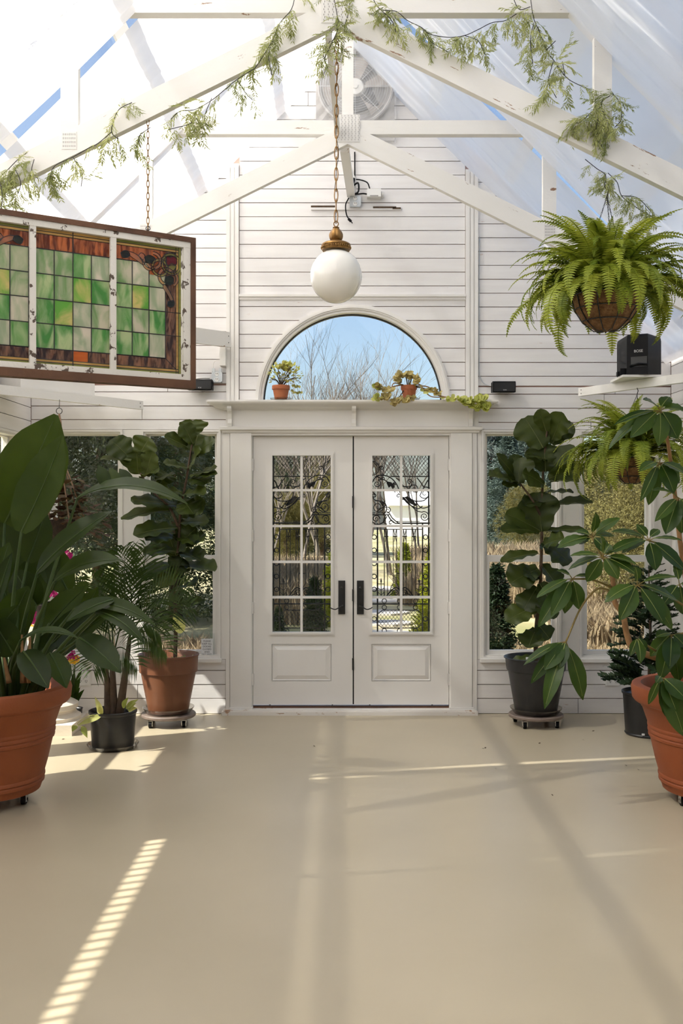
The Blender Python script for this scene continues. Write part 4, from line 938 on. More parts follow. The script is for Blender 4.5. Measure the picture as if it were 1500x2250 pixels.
# ------------------------------------------------------------------ hanging stained glass window
def art_glass(name, col, col2, streak=(3, 3, 14), trans=.80):
    m, nt, out = new_mat(name); L = nt.links.new
    geo = nd(nt, 'ShaderNodeNewGeometry'); oi = nd(nt, 'ShaderNodeObjectInfo'); mp = nd(nt, 'ShaderNodeMapping'); mp.inputs['Scale'].default_value = streak
    ad = nd(nt, 'ShaderNodeVectorMath'); ad.operation = 'ADD'; L(geo.outputs['Position'], ad.inputs[0]); L(oi.outputs['Random'], ad.inputs[1]); L(ad.outputs[0], mp.inputs[0])
    ns = nd(nt, 'ShaderNodeTexNoise'); ns.inputs['Scale'].default_value = 3.0; ns.inputs['Detail'].default_value = 4; ns.inputs['Distortion'].default_value = .8; L(mp.outputs[0], ns.inputs['Vector'])
    rp = nd(nt, 'ShaderNodeValToRGB'); e = rp.color_ramp.elements; e[0].position = .38; e[1].position = .62; e[0].color = c4(col); e[1].color = c4(col2); L(ns.outputs[0], rp.inputs[0])
    d = nd(nt, 'ShaderNodeBsdfDiffuse'); t = nd(nt, 'ShaderNodeBsdfTranslucent'); g = nd(nt, 'ShaderNodeBsdfGlossy'); g.inputs['Roughness'].default_value = .12
    for s_ in (d, t): L(rp.outputs[0], s_.inputs[0])
    m1 = nd(nt, 'ShaderNodeMixShader'); m1.inputs[0].default_value = trans; m2 = nd(nt, 'ShaderNodeMixShader'); m2.inputs[0].default_value = .04
    L(d.outputs[0], m1.inputs[1]); L(t.outputs[0], m1.inputs[2]); L(m1.outputs[0], m2.inputs[1]); L(g.outputs[0], m2.inputs[2]); L(m2.outputs[0], out.inputs[0]); return m
G = {'p': art_glass('pale_green_glass', (.32, .46, .24), (.68, .64, .54), (5, 5, 2.2)), 'g': art_glass('green_glass', (.16, .40, .12), (.60, .66, .44), (6, 6, 1.8)),
     'y': art_glass('yellow_green_glass', (.26, .52, .12), (.74, .64, .34), (4, 4, 3.5)), 'w': art_glass('milky_glass', (.48, .54, .40), (.76, .70, .62), (5, 5, 2.5)),
     'b': art_glass('brown_glass', (.22, .06, .012), (.66, .30, .11), (16, 16, 3)), 'd': art_glass('dark_brown_glass', (.08, .03, .015), (.46, .27, .16), (16, 16, 4)),
     'a': art_glass('amber_glass', (.62, .22, .02), (.70, .28, .03)), 'k': art_glass('straw_glass', (.62, .44, .17), (.76, .56, .24)), 'o': art_glass('olive_glass', (.36, .38, .10), (.46, .45, .15)),
     'r': art_glass('red_glass', (.32, .0, .01), (.42, .01, .02)), 'c': art_glass('peach_glass', (.74, .42, .22), (.82, .52, .30)), 'n': art_glass('bottle_green_glass', (.018, .028, .012), (.05, .07, .03)), 'l': art_glass('lime_glass', (.56, .56, .12), (.70, .66, .20))}
SG0 = V(-.741, 4.99, 2.165); SGD = V(-.859, -.512, 0).normalized(); SGN = V(.512, -.859, 0).normalized()
def su(px): p = px - 750.0; return (4.99 * p + 1620.6) / (.512 * p - 1878.6)
def S(u, v, d=0.0): return SG0 + SGD * u + V(0, 0, v) + SGN * d
UC = su(160); UW = 2 * UC                       # the window is symmetric about its middle panel
sg = empty('stained_glass_window', S(UC, 0), 'old leaded stained glass window hanging on chains at upper left', 'stained glass')
def sbar(nm, u0, u1, v0, v1, d0, d1, mat, par=None):
    o = MB(); vs = [S(u, v, d) for v in (v0, v1) for (u, d) in ((u0, d0), (u1, d0), (u1, d1), (u0, d1))]
    o.add(vs, [(0,3,2,1),(4,5,6,7),(0,1,5,4),(1,2,6,5),(2,3,7,6),(3,0,4,7)]); return o.build(nm, mat, par or sg)
f0, f1 = .026, .062
sbar('outer_frame', 0, UW, 0, .040, -.035, .03, M['fir_frame']); sbar('outer_frame', 0, UW, .727, .752, -.035, .03, M['fir_frame'])
sbar('outer_frame', 0, f0, .040, .727, -.035, .03, M['fir_frame']); sbar('outer_frame', UW - f0, UW, .040, .727, -.035, .03, M['fir_frame'])
sbar('sash_rail', f0, UW - f0, .040, .068, -.02, .024, M['old_white']); sbar('sash_rail', f0, UW - f0, .698, .727, -.02, .024, M['old_white'])
sbar('sash_stile', f0, f1, .068, .698, -.02, .023, M['old_white']); sbar('sash_stile', UW - f1, UW - f0, .068, .698, -.02, .023, M['old_white'])
m1a, m1b = su(252.5), su(240); m2a, m2b = UW - m1b, UW - m1a
sbar('mullion', m1a, m1b, .068, .698, -.02, .022, M['old_white']); sbar('mullion', m2a, m2b, .068, .698, -.02, .022, M['old_white'])
def pane(u0, u1, v0, v1, k): sbar('pane', u0, u1, v0, v1, -.003, .002, G[k])
came = []
def lead(u0, v0, u1, v1, w=.006): came.append((u0, v0, u1, v1, w))
VR = [.143, .258, .373, .488, .603]
def panel(ua, ub, cols, grid, mirror=None):
    for j in range(4):
        for i in range(len(cols) - 1):
            pane(cols[i], cols[i + 1], VR[j], VR[j + 1], grid[3 - j][i])
    for v in VR: lead(min(cols), v, max(cols), v)
    for u in cols[1:-1] if len(cols) == 5 else cols: lead(u, VR[0], u, VR[-1])
cm = [m1b + (m2a - m1b) * i / 4 for i in range(5)][::-1]          # left to right as seen
panel(m1b, m2a, cm, ['ppgw', 'gpyg', 'gywp', 'ggwg'])
um = (cm[0] + cm[-1]) / 2
for u0, u1 in ((cm[0], um), (um, cm[-1])): pane(u0, u1, .603, .672, 'b'); pane(u0, u1, .672, .685, 'k'); pane(u0, u1, .685, .698, 'k'); pane(u0, u1, .080, .093, 'k'); pane(u0, u1, .068, .080, 'o')
ua = lerp(um, cm[-1], .42)
pane(cm[0], um, .093, .143, 'd'); pane(um, ua, .093, .143, 'a'); pane(ua, cm[-1], .093, .143, 'd')
for v in (.603, .672, .685, .143, .093, .080): lead(cm[0], v, cm[-1], v, .004)
lead(um, .068, um, .143); lead(um, .603, um, .698); lead(ua, .093, ua, .143)
def corner_panel(sgn):
    F = (lambda px: su(px)) if sgn > 0 else (lambda px: UW - su(px))
    cols = [F(253), F(290), F(327), F(363)]
    gr = ['pwp', 'gyw', 'gpg', 'ggw'] if sgn > 0 else ['ppy', 'pyg', 'wgy', 'gwp']
    for j in range(4):
        for i in range(3):
            u0, u1 = sorted((cols[i], cols[i + 1])); 
            if j == 3 and i == 2: pane(u0, u1, VR[3], VR[3] + .06, gr[0][2]); continue
            pane(u0, u1, VR[j], VR[j + 1], gr[3 - j][i])
    for v in VR[:-1]: lead(cols[0], v, cols[3], v)
    lead(cols[0], VR[4], cols[2], VR[4])
    for u in cols: lead(u, VR[0], u, VR[4] if u != cols[3] else VR[3])
    e0, e1, e2, e3 = F(363), F(386), F(391.5), F(397)
    q = lambda a, b: (min(a, b), max(a, b))
    a, b = q(e0, e1); pane(a, b, .093, .258, 'd'); pane(a, b, .258, .40, 'd'); pane(a, b, .40, .672, 'd')
    a, b = q(cols[2], e0); pane(a, b, VR[3] + .06, .672, 'b'); a, b = q(cols[0], cols[2]); pane(a, b, .603, .672, 'b')
    a, b = q(cols[0], e0); pane(a, b, .093, .143, 'd')
    a, b = q(e1, e2); pane(a, b, .080, .685, 'k'); a, b = q(e2, e3); pane(a, b, .068, .698, 'o')
    a, b = q(cols[0], e1); pane(a, b, .672, .685, 'k'); a, b = q(cols[0], e2); pane(a, b, .685, .698, 'o'); pane(a, b, .068, .080, 'o'); a, b = q(cols[0], e1); pane(a, b, .080, .093, 'k')
    for v in (.672, .685, .093, .080): lead(cols[0], v, e2, v, .004)
    lead(cols[0], .143, e0, .143); lead(e0, .143, e1, .093, .004)
    for u in (e0, e1, e2): lead(u, .068 if u != e0 else .143, u, .698 if u != e0 else .49, .004)
    for v in (.258, .373): lead(e0, v, e3, v, .004)
    # scroll ornament in the corner
    def PT(px, py):            # pixel on the window plane -> (u, v)
        u = F(px) if sgn > 0 else UW - su(px); uu = su(px); Y = 4.99 - .512 * uu; z = EYE - (py - CYP) / FPX * Y; return (u, z - SG0.z)
    def ringo(px, py, r, w, k, a0=0, a1=360):
        u, v = PT(px, py); u = F(px); r = r / 440.0; w = w / 440.0; n = 22; o = MB(); rw = []; lo_, li = [], []
        for i in range(n + 1):
            a = math.radians(lerp(a0, a1, i / n)); c_, s_ = -math.cos(a) * sgn, math.sin(a)
            rw.append([S(u + (r + w) * c_, v + (r + w) * s_, .006), S(u + (r - w) * c_, v + (r - w) * s_, .006)]); lo_.append(S(u + (r + w) * c_, v + (r + w) * s_, .007)); li.append(S(u + (r - w) * c_, v + (r - w) * s_, .007))
        o.grid(rw); o.build('scroll_piece', G[k], sg); o = MB(); o.tube(lo_, .0018, 4); o.tube(li, .0018, 4); o.build('came', M['lead'], sg)
    def blob(pts, k):
        ps = [PT(x, y) for x, y in pts]; ps = [(F(x), v) for (x, y), (u, v) in zip(pts, ps)]
        w = spline([V(u, v, 0) for u, v in ps + ps[:1]], 5)[:-1]
        o = MB(); o.add([S(p.x, p.y, .005) for p in w], [tuple(range(len(w)))]); o.build('scroll_piece', G[k], sg)
        o = MB(); o.tube([S(p.x, p.y, .006) for p in w + w[:1]], .0018, 4); o.build('came', M['lead'], sg)
    blob([(264,556),(272,551),(281,553),(284,562),(277,567),(268,566)], 'n')
    blob([(281,553),(293,556),(308,567),(316,580),(312,582),(301,574),(284,562)], 'c')
    blob([(303,562),(309,556),(316,560),(318,570),(315,578)], 'c')
    blob([(316,566),(326,561),(338,566),(340,575),(332,580),(320,576)], 'n')
    ringo(336, 573, 16, 3.2, 'c', -150, 95); ringo(327, 579, 13, 2.6, 'c', 150, 330)
    ringo(350, 589, 17, 2.6, 'l', 0, 360); ringo(375, 581, 21, 2.6, 'l', 40, 330)
    blob([(366,563),(374,566),(384,563),(387,572),(386,582),(376,580),(366,584),(363,573)], 'r')
    blob([(365,588),(376,583),(386,586),(380,595),(370,598)], 'l'); blob([(357,566),(363,564),(364,582),(358,580)], 'l')
    ringo(365, 609, 17, 3.4, 'c', 20, 250); ringo(372, 612, 17, 2.6, 'c', -60, 60)
    blob([(362,610),(372,606),(380,612),(378,624),(368,627),(361,620)], 'n')
    blob([(357,625),(364,628),(374,645),(380,660),(375,663),(368,650),(358,634)], 'c')
    blob([(368,663),(380,661),(382,670),(376,676),(367,672)], 'n')
corner_panel(1); corner_panel(-1)
o = MB()
for (u0, v0, u1, v1, w) in came: o.bar(S(u0, v0, .001), S(u1, v1, .001), w, .008, SGN if abs(v1 - v0) > abs(u1 - u0) else V(0, 0, 1)) if False else o.tube([S(u0, v0, .002), S(u1, v1, .002)], w * .45, 5)
o.build('lead_came', M['lead'], sg)
def chain(nm, a, b, parent, mat, pitch=.030, wid=.0085, r=.0022):
    a, b = Vector(a), Vector(b); n = max(1, int((b - a).length / pitch)); d = (b - a) / n; k = MB(); L = d.length * .66
    for i in range(9):
        pass
    pts = []
    for i in range(13):
        t = 2 * math.pi * i / 12; x = math.cos(t) * wid; y = math.sin(t) * (L); y = max(-L + 0, min(L, y)); pts.append(V(x if abs(math.sin(t)) < .9 else x * .7, 0, y))
    k.tube(pts, r, 5, False); me = k.mesh('chain_link', mat, smooth=True)
    for i in range(n):
        c_ = a + d * (i + .5); z = d.normalized(); x = V(1, 0, 0) if i % 2 else V(0, 1, 0); x = (x - z * x.dot(z)).normalized(); y = z.cross(x)
        Mx = Matrix(((x.x, y.x, z.x, c_.x), (x.y, y.y, z.y, c_.y), (x.z, y.z, z.z, c_.z), (0, 0, 0, 1))); inst('chain_link', me, Mx, parent)
ch = P(325, 506, 4.93); u_ = su(325)
chain('chain', V(S(u_, .76).x, S(u_, .76).y, 3.50), S(u_, .765), sg, M['brass'], .030, .0065, .0018)
u_ = UW - su(325); chain('chain', V(S(u_, .76).x, S(u_, .76).y, 3.2), S(u_, .765), sg, M['brass'], .030, .0065, .0018)
for u_ in (su(325), UW - su(325)):
    o = MB(); o.tube([S(u_, .75), S(u_, .772)], .004, 6); o.tube([S(u_, .772) + V(.010 * math.cos(a * .5236), 0, .010 * math.sin(a * .5236)) for a in range(13)], .0022, 5); o.build('eye_hook', M['iron'], sg)

# ------------------------------------------------------------------ pendant lamp
D = 4.82; k = D / FPX; c = P(738, 607, D); R = 57 * k
lamp = empty('pendant_lamp', V(c.x, c.y, c.z - R), 'white opal globe pendant with antique brass cap on long chain', 'pendant lamp')
o = MB(); prof = [(.001, -R * 1.04)] + [(R * math.sin(a), -R * 1.04 * math.cos(a)) for a in [math.pi * i / 24 for i in range(1, 21)]]; prof = [(r, z) for r, z in prof if z < R * .93]
o.lathe(c, prof, 48); o.build('globe', M['globe'], lamp, True)
zr = P(738, 551, D).z - c.z
o = MB(); o.lathe(c, [(30 * k, zr), (31.5 * k, zr + 3 * k), (31.5 * k, zr + 9 * k), (32.5 * k, zr + 11 * k), (31.5 * k, zr + 14 * k), (26 * k, zr + 17 * k), (15 * k, zr + 20 * k), (12 * k, zr + 22 * k), (.001, zr + 22 * k)], 40); o.build('cap_ring', M['brass'], lamp, 40)
o = MB(); n = 40
for i in range(n):
    a = 2 * math.pi * i / n; p = c + V(32 * k * math.cos(a), 32 * k * math.sin(a), zr + 6 * k); o.lathe(p, [(.001, -3 * k), (2.0 * k, 0), (.001, 3 * k)], 6)
o.build('pierced_gallery', M['brass'], lamp, True)
zf = zr + 21 * k; o = MB(); rows_ = []
for (r, z) in [(9, 0), (11, 2), (12.5, 4), (13.8, 9), (14, 14), (12.5, 19), (9.5, 24), (6.5, 27.5), (5.5, 29)]:
    rows_.append([c + V(k * r * (1 + .10 * abs(math.cos(a * math.pi / 48 * 10 * .5 * 1.2))) * math.cos(a * math.pi / 24), k * r * (1 + .10 * abs(math.cos(a * math.pi / 48 * 10 * .5 * 1.2))) * math.sin(a * math.pi / 24), zf + z * k) for a in range(48)])
o.grid(rows_, closed=True); o.build('fluted_finial', M['brass'], lamp, True)
o = MB(); o.lathe(c, [(6 * k, zf + 28 * k), (7.5 * k, zf + 29.5 * k), (6 * k, zf + 31 * k), (2 * k, zf + 32 * k), (.001, zf + 33 * k)], 20)
o.tube([c + V(5 * k * math.cos(a * .349), 0, zf + 38 * k + 6 * k * math.sin(a * .349)) for a in range(19)], 1.1 * k, 6); o.build('loop', M['brass'], lamp, True)
top = P(739, 70, D); zb_ = c.z + zf + 43 * k
chain('chain', V(c.x + .004, c.y, top.z), V(c.x, c.y, zb_), lamp, M['brass'], .050, .0085, .0026)
r_ = random.Random(2); o = MB(); o.tube(spline([V(c.x + r_.uniform(-.008, .012), c.y + .004, lerp(top.z, zb_, i / 24)) for i in range(25)], 3), .0016, 5); o.build('cord', M['bark'], lamp, True)
o = MB(); o.tube([V(c.x + .004, c.y, top.z), V(c.x + .004, c.y, top.z + .05)], .004, 6); o.build('hook', M['iron'], lamp)

# ------------------------------------------------------------------ loudspeakers
def small_speaker(pxa, pxb, pya, pyb, label):
    x0, x1, z0, z1 = wx(pxa) * .985, wx(pxb) * .985, wz(pyb), wz(pya); Y0 = WY - .13
    s = empty('small_speaker', (lerp(x0, x1, .5), Y0, z0), label, 'loudspeaker', 'small black speakers on the end wall')
    pr = [(Y0 + .10, z0 + .006), (Y0 + .004, z0), (Y0 - .004, z0 + .03), (Y0 - .002, z1 - .012), (Y0 + .012, z1), (Y0 + .10, z1 - .004)]
    o = MB(); o.prism([V(x0, y, z) for y, z in pr], (x1 - x0, 0, 0)); o.build('housing', M['blackplastic'], s)
    o = MB(); o.box(x0 + .006, x1 - .006, Y0 - .0075, Y0 - .003, z0 + .006, z1 - .014); o.build('grille', M['black'], s)
    o = MB(); o.box(lerp(x0, x1, .4), lerp(x0, x1, .6), Y0 + .09, WY - .002, z0 + .02, z1 - .02); o.build('wall_bracket', M['black'], s)
    t = text('lettering', 'BOSE', V(lerp(x0, x1, .44), Y0 - .0082, z0 + .012), .011, M['logo'], s)
    return s
def text(nm, body, loc, size, mat, parent, align='LEFT', spacing=1.0):
    cu = bpy.data.curves.new(nm, 'FONT'); cu.body = body; cu.size = size; cu.align_x = align; cu.extrude = .0002; cu.space_line = spacing
    tmp = bpy.data.objects.new(nm, cu); COL.objects.link(tmp)
    me = bpy.data.meshes.new_from_object(tmp.evaluated_get(bpy.context.evaluated_depsgraph_get())); bpy.data.objects.remove(tmp); me.materials.clear(); me.materials.append(mat)
    ob = bpy.data.objects.new(nm, me); COL.objects.link(ob); ob.parent = parent
    ob.location = Vector(loc) - world_loc(parent); ob.rotation_euler = (math.pi / 2, 0, 0); return ob
small_speaker(412, 466, 838, 861, 'small black speaker on the wall below the stained glass window')
small_speaker(1082, 1132, 842, 866, 'small black speaker on the wall right of the trailing plant')
D = 7.02; a, b = P(1369, 832, D), P(1458, 738, D); a.z = 2.5085
sub = empty('subwoofer', V((a.x + b.x) / 2, D, a.z), 'black subwoofer standing on the right corner brace', 'loudspeaker')
x0, x1, z0, z1 = a.x, b.x, a.z, b.z; xm = lerp(x0, x1, .49)
pl = [(x0 + .01, D - .05), (xm, D - .11), (x1, D + .06), (x1, D + .20), (x0 + .01, D + .20)]
o = MB(); nb = len(pl); rw = []
for zz, ins in ((z0, 0), (z1 - .03, 0), (z1 - .008, .006), (z1, .02)): rw.append([V(lerp(x, (x0 + x1) / 2, ins * 4), lerp(y, D + .05, ins * 4), zz) for x, y in pl])
o.grid(rw, closed=True); o.add(rw[-1], [tuple(range(nb))]); o.add(rw[0], [tuple(range(nb - 1, -1, -1))]); o.build('cabinet', M['blackplastic'], sub)
def onface(t, z, d=.0): p = V(lerp(x0 + .01, xm, t), lerp(D - .05, D - .11, t), z); n_ = V(-.06, -(xm - x0 - .01), 0).normalized(); return p + n_ * d
o = MB(); q = [onface(.2, z0 + .055, .002), onface(.95, z0 + .055, .002), onface(.95, z0 + .125, .002), onface(.2, z0 + .125, .002)]; o.prism(q, (0, .01, 0)); o.build('port_opening', M['slotblack'], sub)
o = MB(); o.tube([onface(.15, z0 + .06, .004), onface(.55, z0 + .072, .012), onface(.98, z0 + .066, .006)], .008, 6); o.build('port_lip', M['blackplastic'], sub, True)
o = MB(); o.box(x0 - .03, x0 + .012, D - .03, D + .03, z0, z0 + .05); o.box(x0 - .045, x0 - .03, D - .01, D + .02, z0, z0 + .03); o.build('plug_adapter', M['blackplastic'], sub)
t_ = text('lettering', 'BOSE', onface(.34, z0 + .155, .004), .026, M['logo'], sub); t_.rotation_euler = (math.pi / 2, 0, math.atan2(-.06, xm - x0 - .01))
o = MB(); o.obox(V((x0 + x1) / 2, D + .08, z0 - .0085), V(.17, .0, 0), V(0, .16, 0), V(0, 0, .008)); sh = o.build('shelf_board', M['trim']); tag(sh, 'white shelf board under the subwoofer', 'shelf')

# ------------------------------------------------------------------ heater box on the left brace
hb = empty('metal_box', P(130, 862, 6.8), 'pale metal box with printed label resting on the left corner brace', 'box')
d_ = (P(311, 891, 7.58) - P(-40, 852, 6.53)); d_.z = 0; d_.normalize(); nn = V(-d_.y, d_.x, 0)
pbl = P(45, 862, 6.80); pbl.z = P(130, 866, 6.9).z + .022
o = MB(); L = .62; cc = pbl + d_ * (L / 2) + nn * .17; o.obox(cc + V(0, 0, .09), d_ * (L / 2), nn * .17, V(0, 0, .09)); o.build('casing', M['plate'], hb)
o = MB(); o.obox(cc + V(0, 0, -.001) + d_ * .02, d_ * .14, nn * .05, V(0, 0, .001)); o.build('rating_label', M['paper'], hb)
o = MB()
for i in range(8): o.obox(cc + V(0, 0, -.0022) + d_ * (.02 - .11 + .03 * i) , d_ * .010, nn * .035, V(0, 0, .0005))
o.build('label_print', M['plate'], hb)

# ------------------------------------------------------------------ electrics on the end wall
def duplex(o, x, z, y, s=1.0):
    o.lathe(V(x, y, z), [(.001, -.001), (.014 * s, -.001), (.015 * s, .004)], 16, 'Y')
def quad_outlet(px, py, label):
    x, z = wx(px), wz(py); r = empty('wall_outlet', (x, WY - .012, z - .06), label, 'wall outlet', 'white quad outlets on the end wall')
    o = MB(); o.box(x - .056, x + .056, WY - .010, WY, z - .056, z + .056); o.box(x - .050, x + .050, WY - .013, WY - .010, z - .050, z + .050); o.build('cover_plate', M['plastic_white'], r)
    o = MB(); sl = MB()
    for i in (-1, 1):
        for j in (-1, 1):
            duplex(o, x + i * .022, z + j * .019, WY - .0135)
            for q in (-1, 1): sl.box(x + i * .022 + q * .006 - .0015, x + i * .022 + q * .006 + .0015, WY - .0165, WY - .014, z + j * .019 - .001, z + j * .019 + .008)
            sl.lathe(V(x + i * .022, WY - .0155, z + j * .019 - .007), [(.001, -.001), (.003, -.001), (.003, .001)], 8, 'Y')
    o.build('socket_faces', M['plastic_white'], r, 40); sl.build('socket_slots', M['slotblack'], r)
quad_outlet(184, 1491, 'white quad outlet low on the wall beside the palm'); quad_outlet(1345, 1491, 'white quad outlet low on the wall beside the dark conifer')
def metal_box(px, py, w, h, label):
    x, z = wx(px), wz(py); r = empty('junction_box', (x, WY - .05, z - h / 2), label, 'junction box', 'galvanised junction boxes on the end wall')
    o = MB(); c_ = .012; Y = WY - .048
    q = [(-w/2 + c_, -h/2), (w/2 - c_, -h/2), (w/2, -h/2 + c_), (w/2, h/2 - c_), (w/2 - c_, h/2), (-w/2 + c_, h/2), (-w/2, h/2 - c_), (-w/2, -h/2 + c_)]
    o.prism([V(x + a, Y, z + b) for a, b in q], (0, .006, 0)); o.box(x - w/2 + .004, x + w/2 - .004, Y + .006, WY - .001, z - h/2 + .003, z + h/2 - .003); o.build('steel_box', M['galv'], r)
    o = MB(); sl = MB()
    for j in (-1, 1):
        duplex(o, x, z + j * .021, Y - .003, 1.1)
        for q_ in (-1, 1): sl.box(x + q_ * .006 - .0018, x + q_ * .006 + .0018, Y - .0055, Y - .0035, z + j * .021, z + j * .021 + .009)
    o.build('socket_faces', M['plastic_white'], r, 40); sl.build('socket_slots', M['slotblack'], r); return r
jb = metal_box(780, 446, .088, .086, 'galvanised junction box below the far truss apex')
def W3(px, py, d): return V(wx(px), WY - d, wz(py))
for pts, rr in (([W3(779, 335, .01), W3(779, 390, .015), W3(776, 400, .02)], .005), ([W3(777, 396, .02), W3(790, 398, .03), (W3(806, 405, .04)), W3(812, 420, .05)], .005),
                ([W3(770, 432, .06), W3(772, 405, .05), W3(778, 398, .05), W3(772, 425, .06), W3(775, 415, .06), W3(786, 408, .06), W3(787, 425, .06), W3(780, 432, .06), W3(770, 434, .06)], .007),
                ([W3(769, 433, .06), W3(785, 432, .06), W3(797, 430, .05), W3(805, 430, .04)], .006), ([W3(766, 440, .06), W3(759, 455, .05), W3(761, 475, .04), W3(767, 486, .04)], .005)):
    o = MB(); o.tube(spline(pts, 8), rr, 7); o.build('cord', M['blackplastic'], jb, True)
o = MB(); o.tube([W3(765, 484, .04), W3(771, 490, .04)], .010, 8); o.tube([W3(771, 490, .04), W3(774, 494, .04)], .004, 6); o.build('plug', M['blackplastic'], jb)
o = MB(); o.tube(spline([W3(767, 373, .02), W3(773, 385, .03), W3(779, 400, .03), W3(779, 430, .03)], 6), .011, 8); o.build('conduit', M['plate'], jb, True)
adp = empty('plug_adapter', W3(822, 438, .05), 'white plug-in adapter on the wall right of junction box', 'adapter')
o = MB(); o.box(wx(806), wx(836), WY - .07, WY - .001, wz(438), wz(421)); o.build('housing', M['plastic_white'], adp)
o = MB(); o.lathe(V(wx(836), WY - .035, wz(431)), [(.022, 0), (.026, .006), (.024, .020), (.001, .022)], 12, 'X'); o.build('dial', M['plate'], adp, 30)
o = MB(); o.box(wx(812), wx(830), WY - .071, WY - .070, wz(437.5), wz(435)); o.build('vent_slots', M['slot'], adp)
tr = empty('wall_track', W3(780, 458, .02), 'thin white wooden strip with gaps behind the junction box', 'wall strip')
o = MB(); o.box(wx(683), wx(880), WY - .016, WY - .001, wz(462), wz(456)); o.build('strip', M['board'], tr)
for a, b, c0, c1 in ((683, 736, 453, 457), (819, 870, 455, 459), (862, 880, 457, 461)): o = MB(); o.box(wx(a), wx(b), WY - .018, WY - .001, wz(c1), wz(c0)); o.build('worn_gap', M['bark'], tr)
jb2 = metal_box(478, 830, .082, .082, 'galvanised junction box left of the fluted trim near the shelf')
o = MB(); o.tube(spline([W3(469, 814, .03), W3(469, 802, .03), W3(474, 794, .03), W3(486, 792, .03)], 6), .0035, 6); o.build('cable', M['plate'], jb2, True)
o = MB(); o.tube(spline([W3(462, 832, .03), W3(445, 832, .04), W3(425, 835, .04)], 6), .007, 6); o.build('cable', M['plate'], jb2, True)
for q in (470, 485): o = MB(); o.box(wx(q - 3), wx(q + 3), WY - .04, WY - .02, wz(818), wz(811)); o.build('cable_clamp', M['galv'], jb2)
cb = empty('wall_cable', W3(1052, 760, .005), 'thin grey cable running down beside the right fluted trim', 'cable')
o = MB(); o.tube(spline([W3(1053, 520, .006), W3(1052, 640, .006), W3(1052, 800, .006), W3(1054, 828, .008), W3(1064, 844, .01), W3(1084, 850, .03)], 8), .003, 6); o.build('cable', M['galv'], cb, True)

# ------------------------------------------------------------------ ventilation fan under plastic
fan = empty('wall_fan', W3(780, 280, .1), 'round grey wall fan under clear plastic high on the gable', 'fan')
fx, fz, FRr = wx(780), wz(199), 83 / PPM; FY = WY - .03
o = MB(); n = 40
o.box(fx - FRr - .01, fx + FRr + .01, FY, WY - .001, wz(312), wz(180)); 
o.lathe(V(fx, FY, fz), [(FRr, .025), (FRr, -.05), (FRr - .012, -.055), (FRr - .02, -.05), (FRr - .02, .02), (.001, .022)], 48, 'Y'); o.build('housing', paint('fan_grey', (.36, .34, .34), .5, (.46, .44, .43), 5), fan, 40)
bl = paint('fan_blade', (.42, .37, .34), .45, (.50, .45, .42), 4)
for i in range(6):
    a = i * math.pi / 3 + .35; o = MB(); ps = []
    for (r, da, dy) in ((.07, -.35, -.02), (.16, -.34, -.028), (.25, -.36, -.03), (.25, .22, .0), (.16, .18, .0), (.07, .25, .0)): ps.append(V(fx + r * math.cos(a + da), FY + dy - .005, fz + r * math.sin(a + da)))
    o.prism(ps, (0, .003, 0)); o.build('blade', bl, fan)
o = MB(); o.lathe(V(fx, FY - .03, fz), [(.001, -.035), (.02, -.034), (.022, -.025), (.06, -.02), (.072, .0), (.072, .03)], 30, 'Y'); o.build('hub', M['plastic_white'], fan, 35)
o = MB(); o.obox(V(fx + .06, FY - .012, fz - .09), V(.09, 0, .03), V(0, .012, 0), V(-.03, 0, .07)); o.build('motor_bracket', paint('motor_dark', (.08, .08, .09), .5), fan)
o = MB()
for i in range(12):
    r = FRr * (.28 + .70 * i / 11); o.tube([V(fx + r * math.cos(t * math.pi / 20), FY - .052, fz + r * math.sin(t * math.pi / 20)) for t in range(41)], .0014, 4, False)
for i in range(8):
    a = i * math.pi / 4; o.tube([V(fx + .07 * math.cos(a), FY - .052, fz + .07 * math.sin(a)), V(fx + FRr * .98 * math.cos(a), FY - .052, fz + FRr * .98 * math.sin(a))], .0018, 4)
tag(o.build('wire_guard', M['galv'], fan), kind='stuff')
m_, nt, out = new_mat('plastic_wrap'); L = nt.links.new; tp = nd(nt, 'ShaderNodeBsdfTransparent'); gl = nd(nt, 'ShaderNodeBsdfPrincipled'); gl.inputs['Base Color'].default_value = (.9, .9, .9, 1); gl.inputs['Roughness'].default_value = .15
mx = nd(nt, 'ShaderNodeMixShader'); mx.inputs[0].default_value = .22; L(tp.outputs[0], mx.inputs[1]); L(gl.outputs[0], mx.inputs[2]); L(mx.outputs[0], out.inputs[0])
rq = random.Random(6); rw = []
for i in range(15):
    rw.append([V(fx + lerp(-.31, .31, j / 14), FY - .07 - .02 * rq.random(), lerp(wz(325), wz(118), i / 14)) for j in range(15)])
o = MB(); o.grid(rw); o.build('plastic_sheet', m_, fan)

# ------------------------------------------------------------------ sign
sgn_ = empty('door_sign', V(wx(454), WY - .02, wz(1444)), 'small white paper sign about closed doors on window glass', 'sign')
o = MB(); o.box(wx(441), wx(471), WY + .014, WY + .015, wz(1449), wz(1392)); o.build('clear_sleeve', M['glass'], sgn_)
o = MB(); o.box(wx(441.5), wx(467), WY + .008, WY + .012, wz(1444), wz(1404)); o.build('paper', M['paper'], sgn_)
for i, w in enumerate(('PLEASE', 'KEEP ALL', 'DOORS', 'CLOSED', 'AND', 'SECURED')): text('lettering', w, V(wx(454.3), WY + .0075, wz(1410.8 + i * 5.9)), .0185, M['ink'], sgn_, 'CENTER')

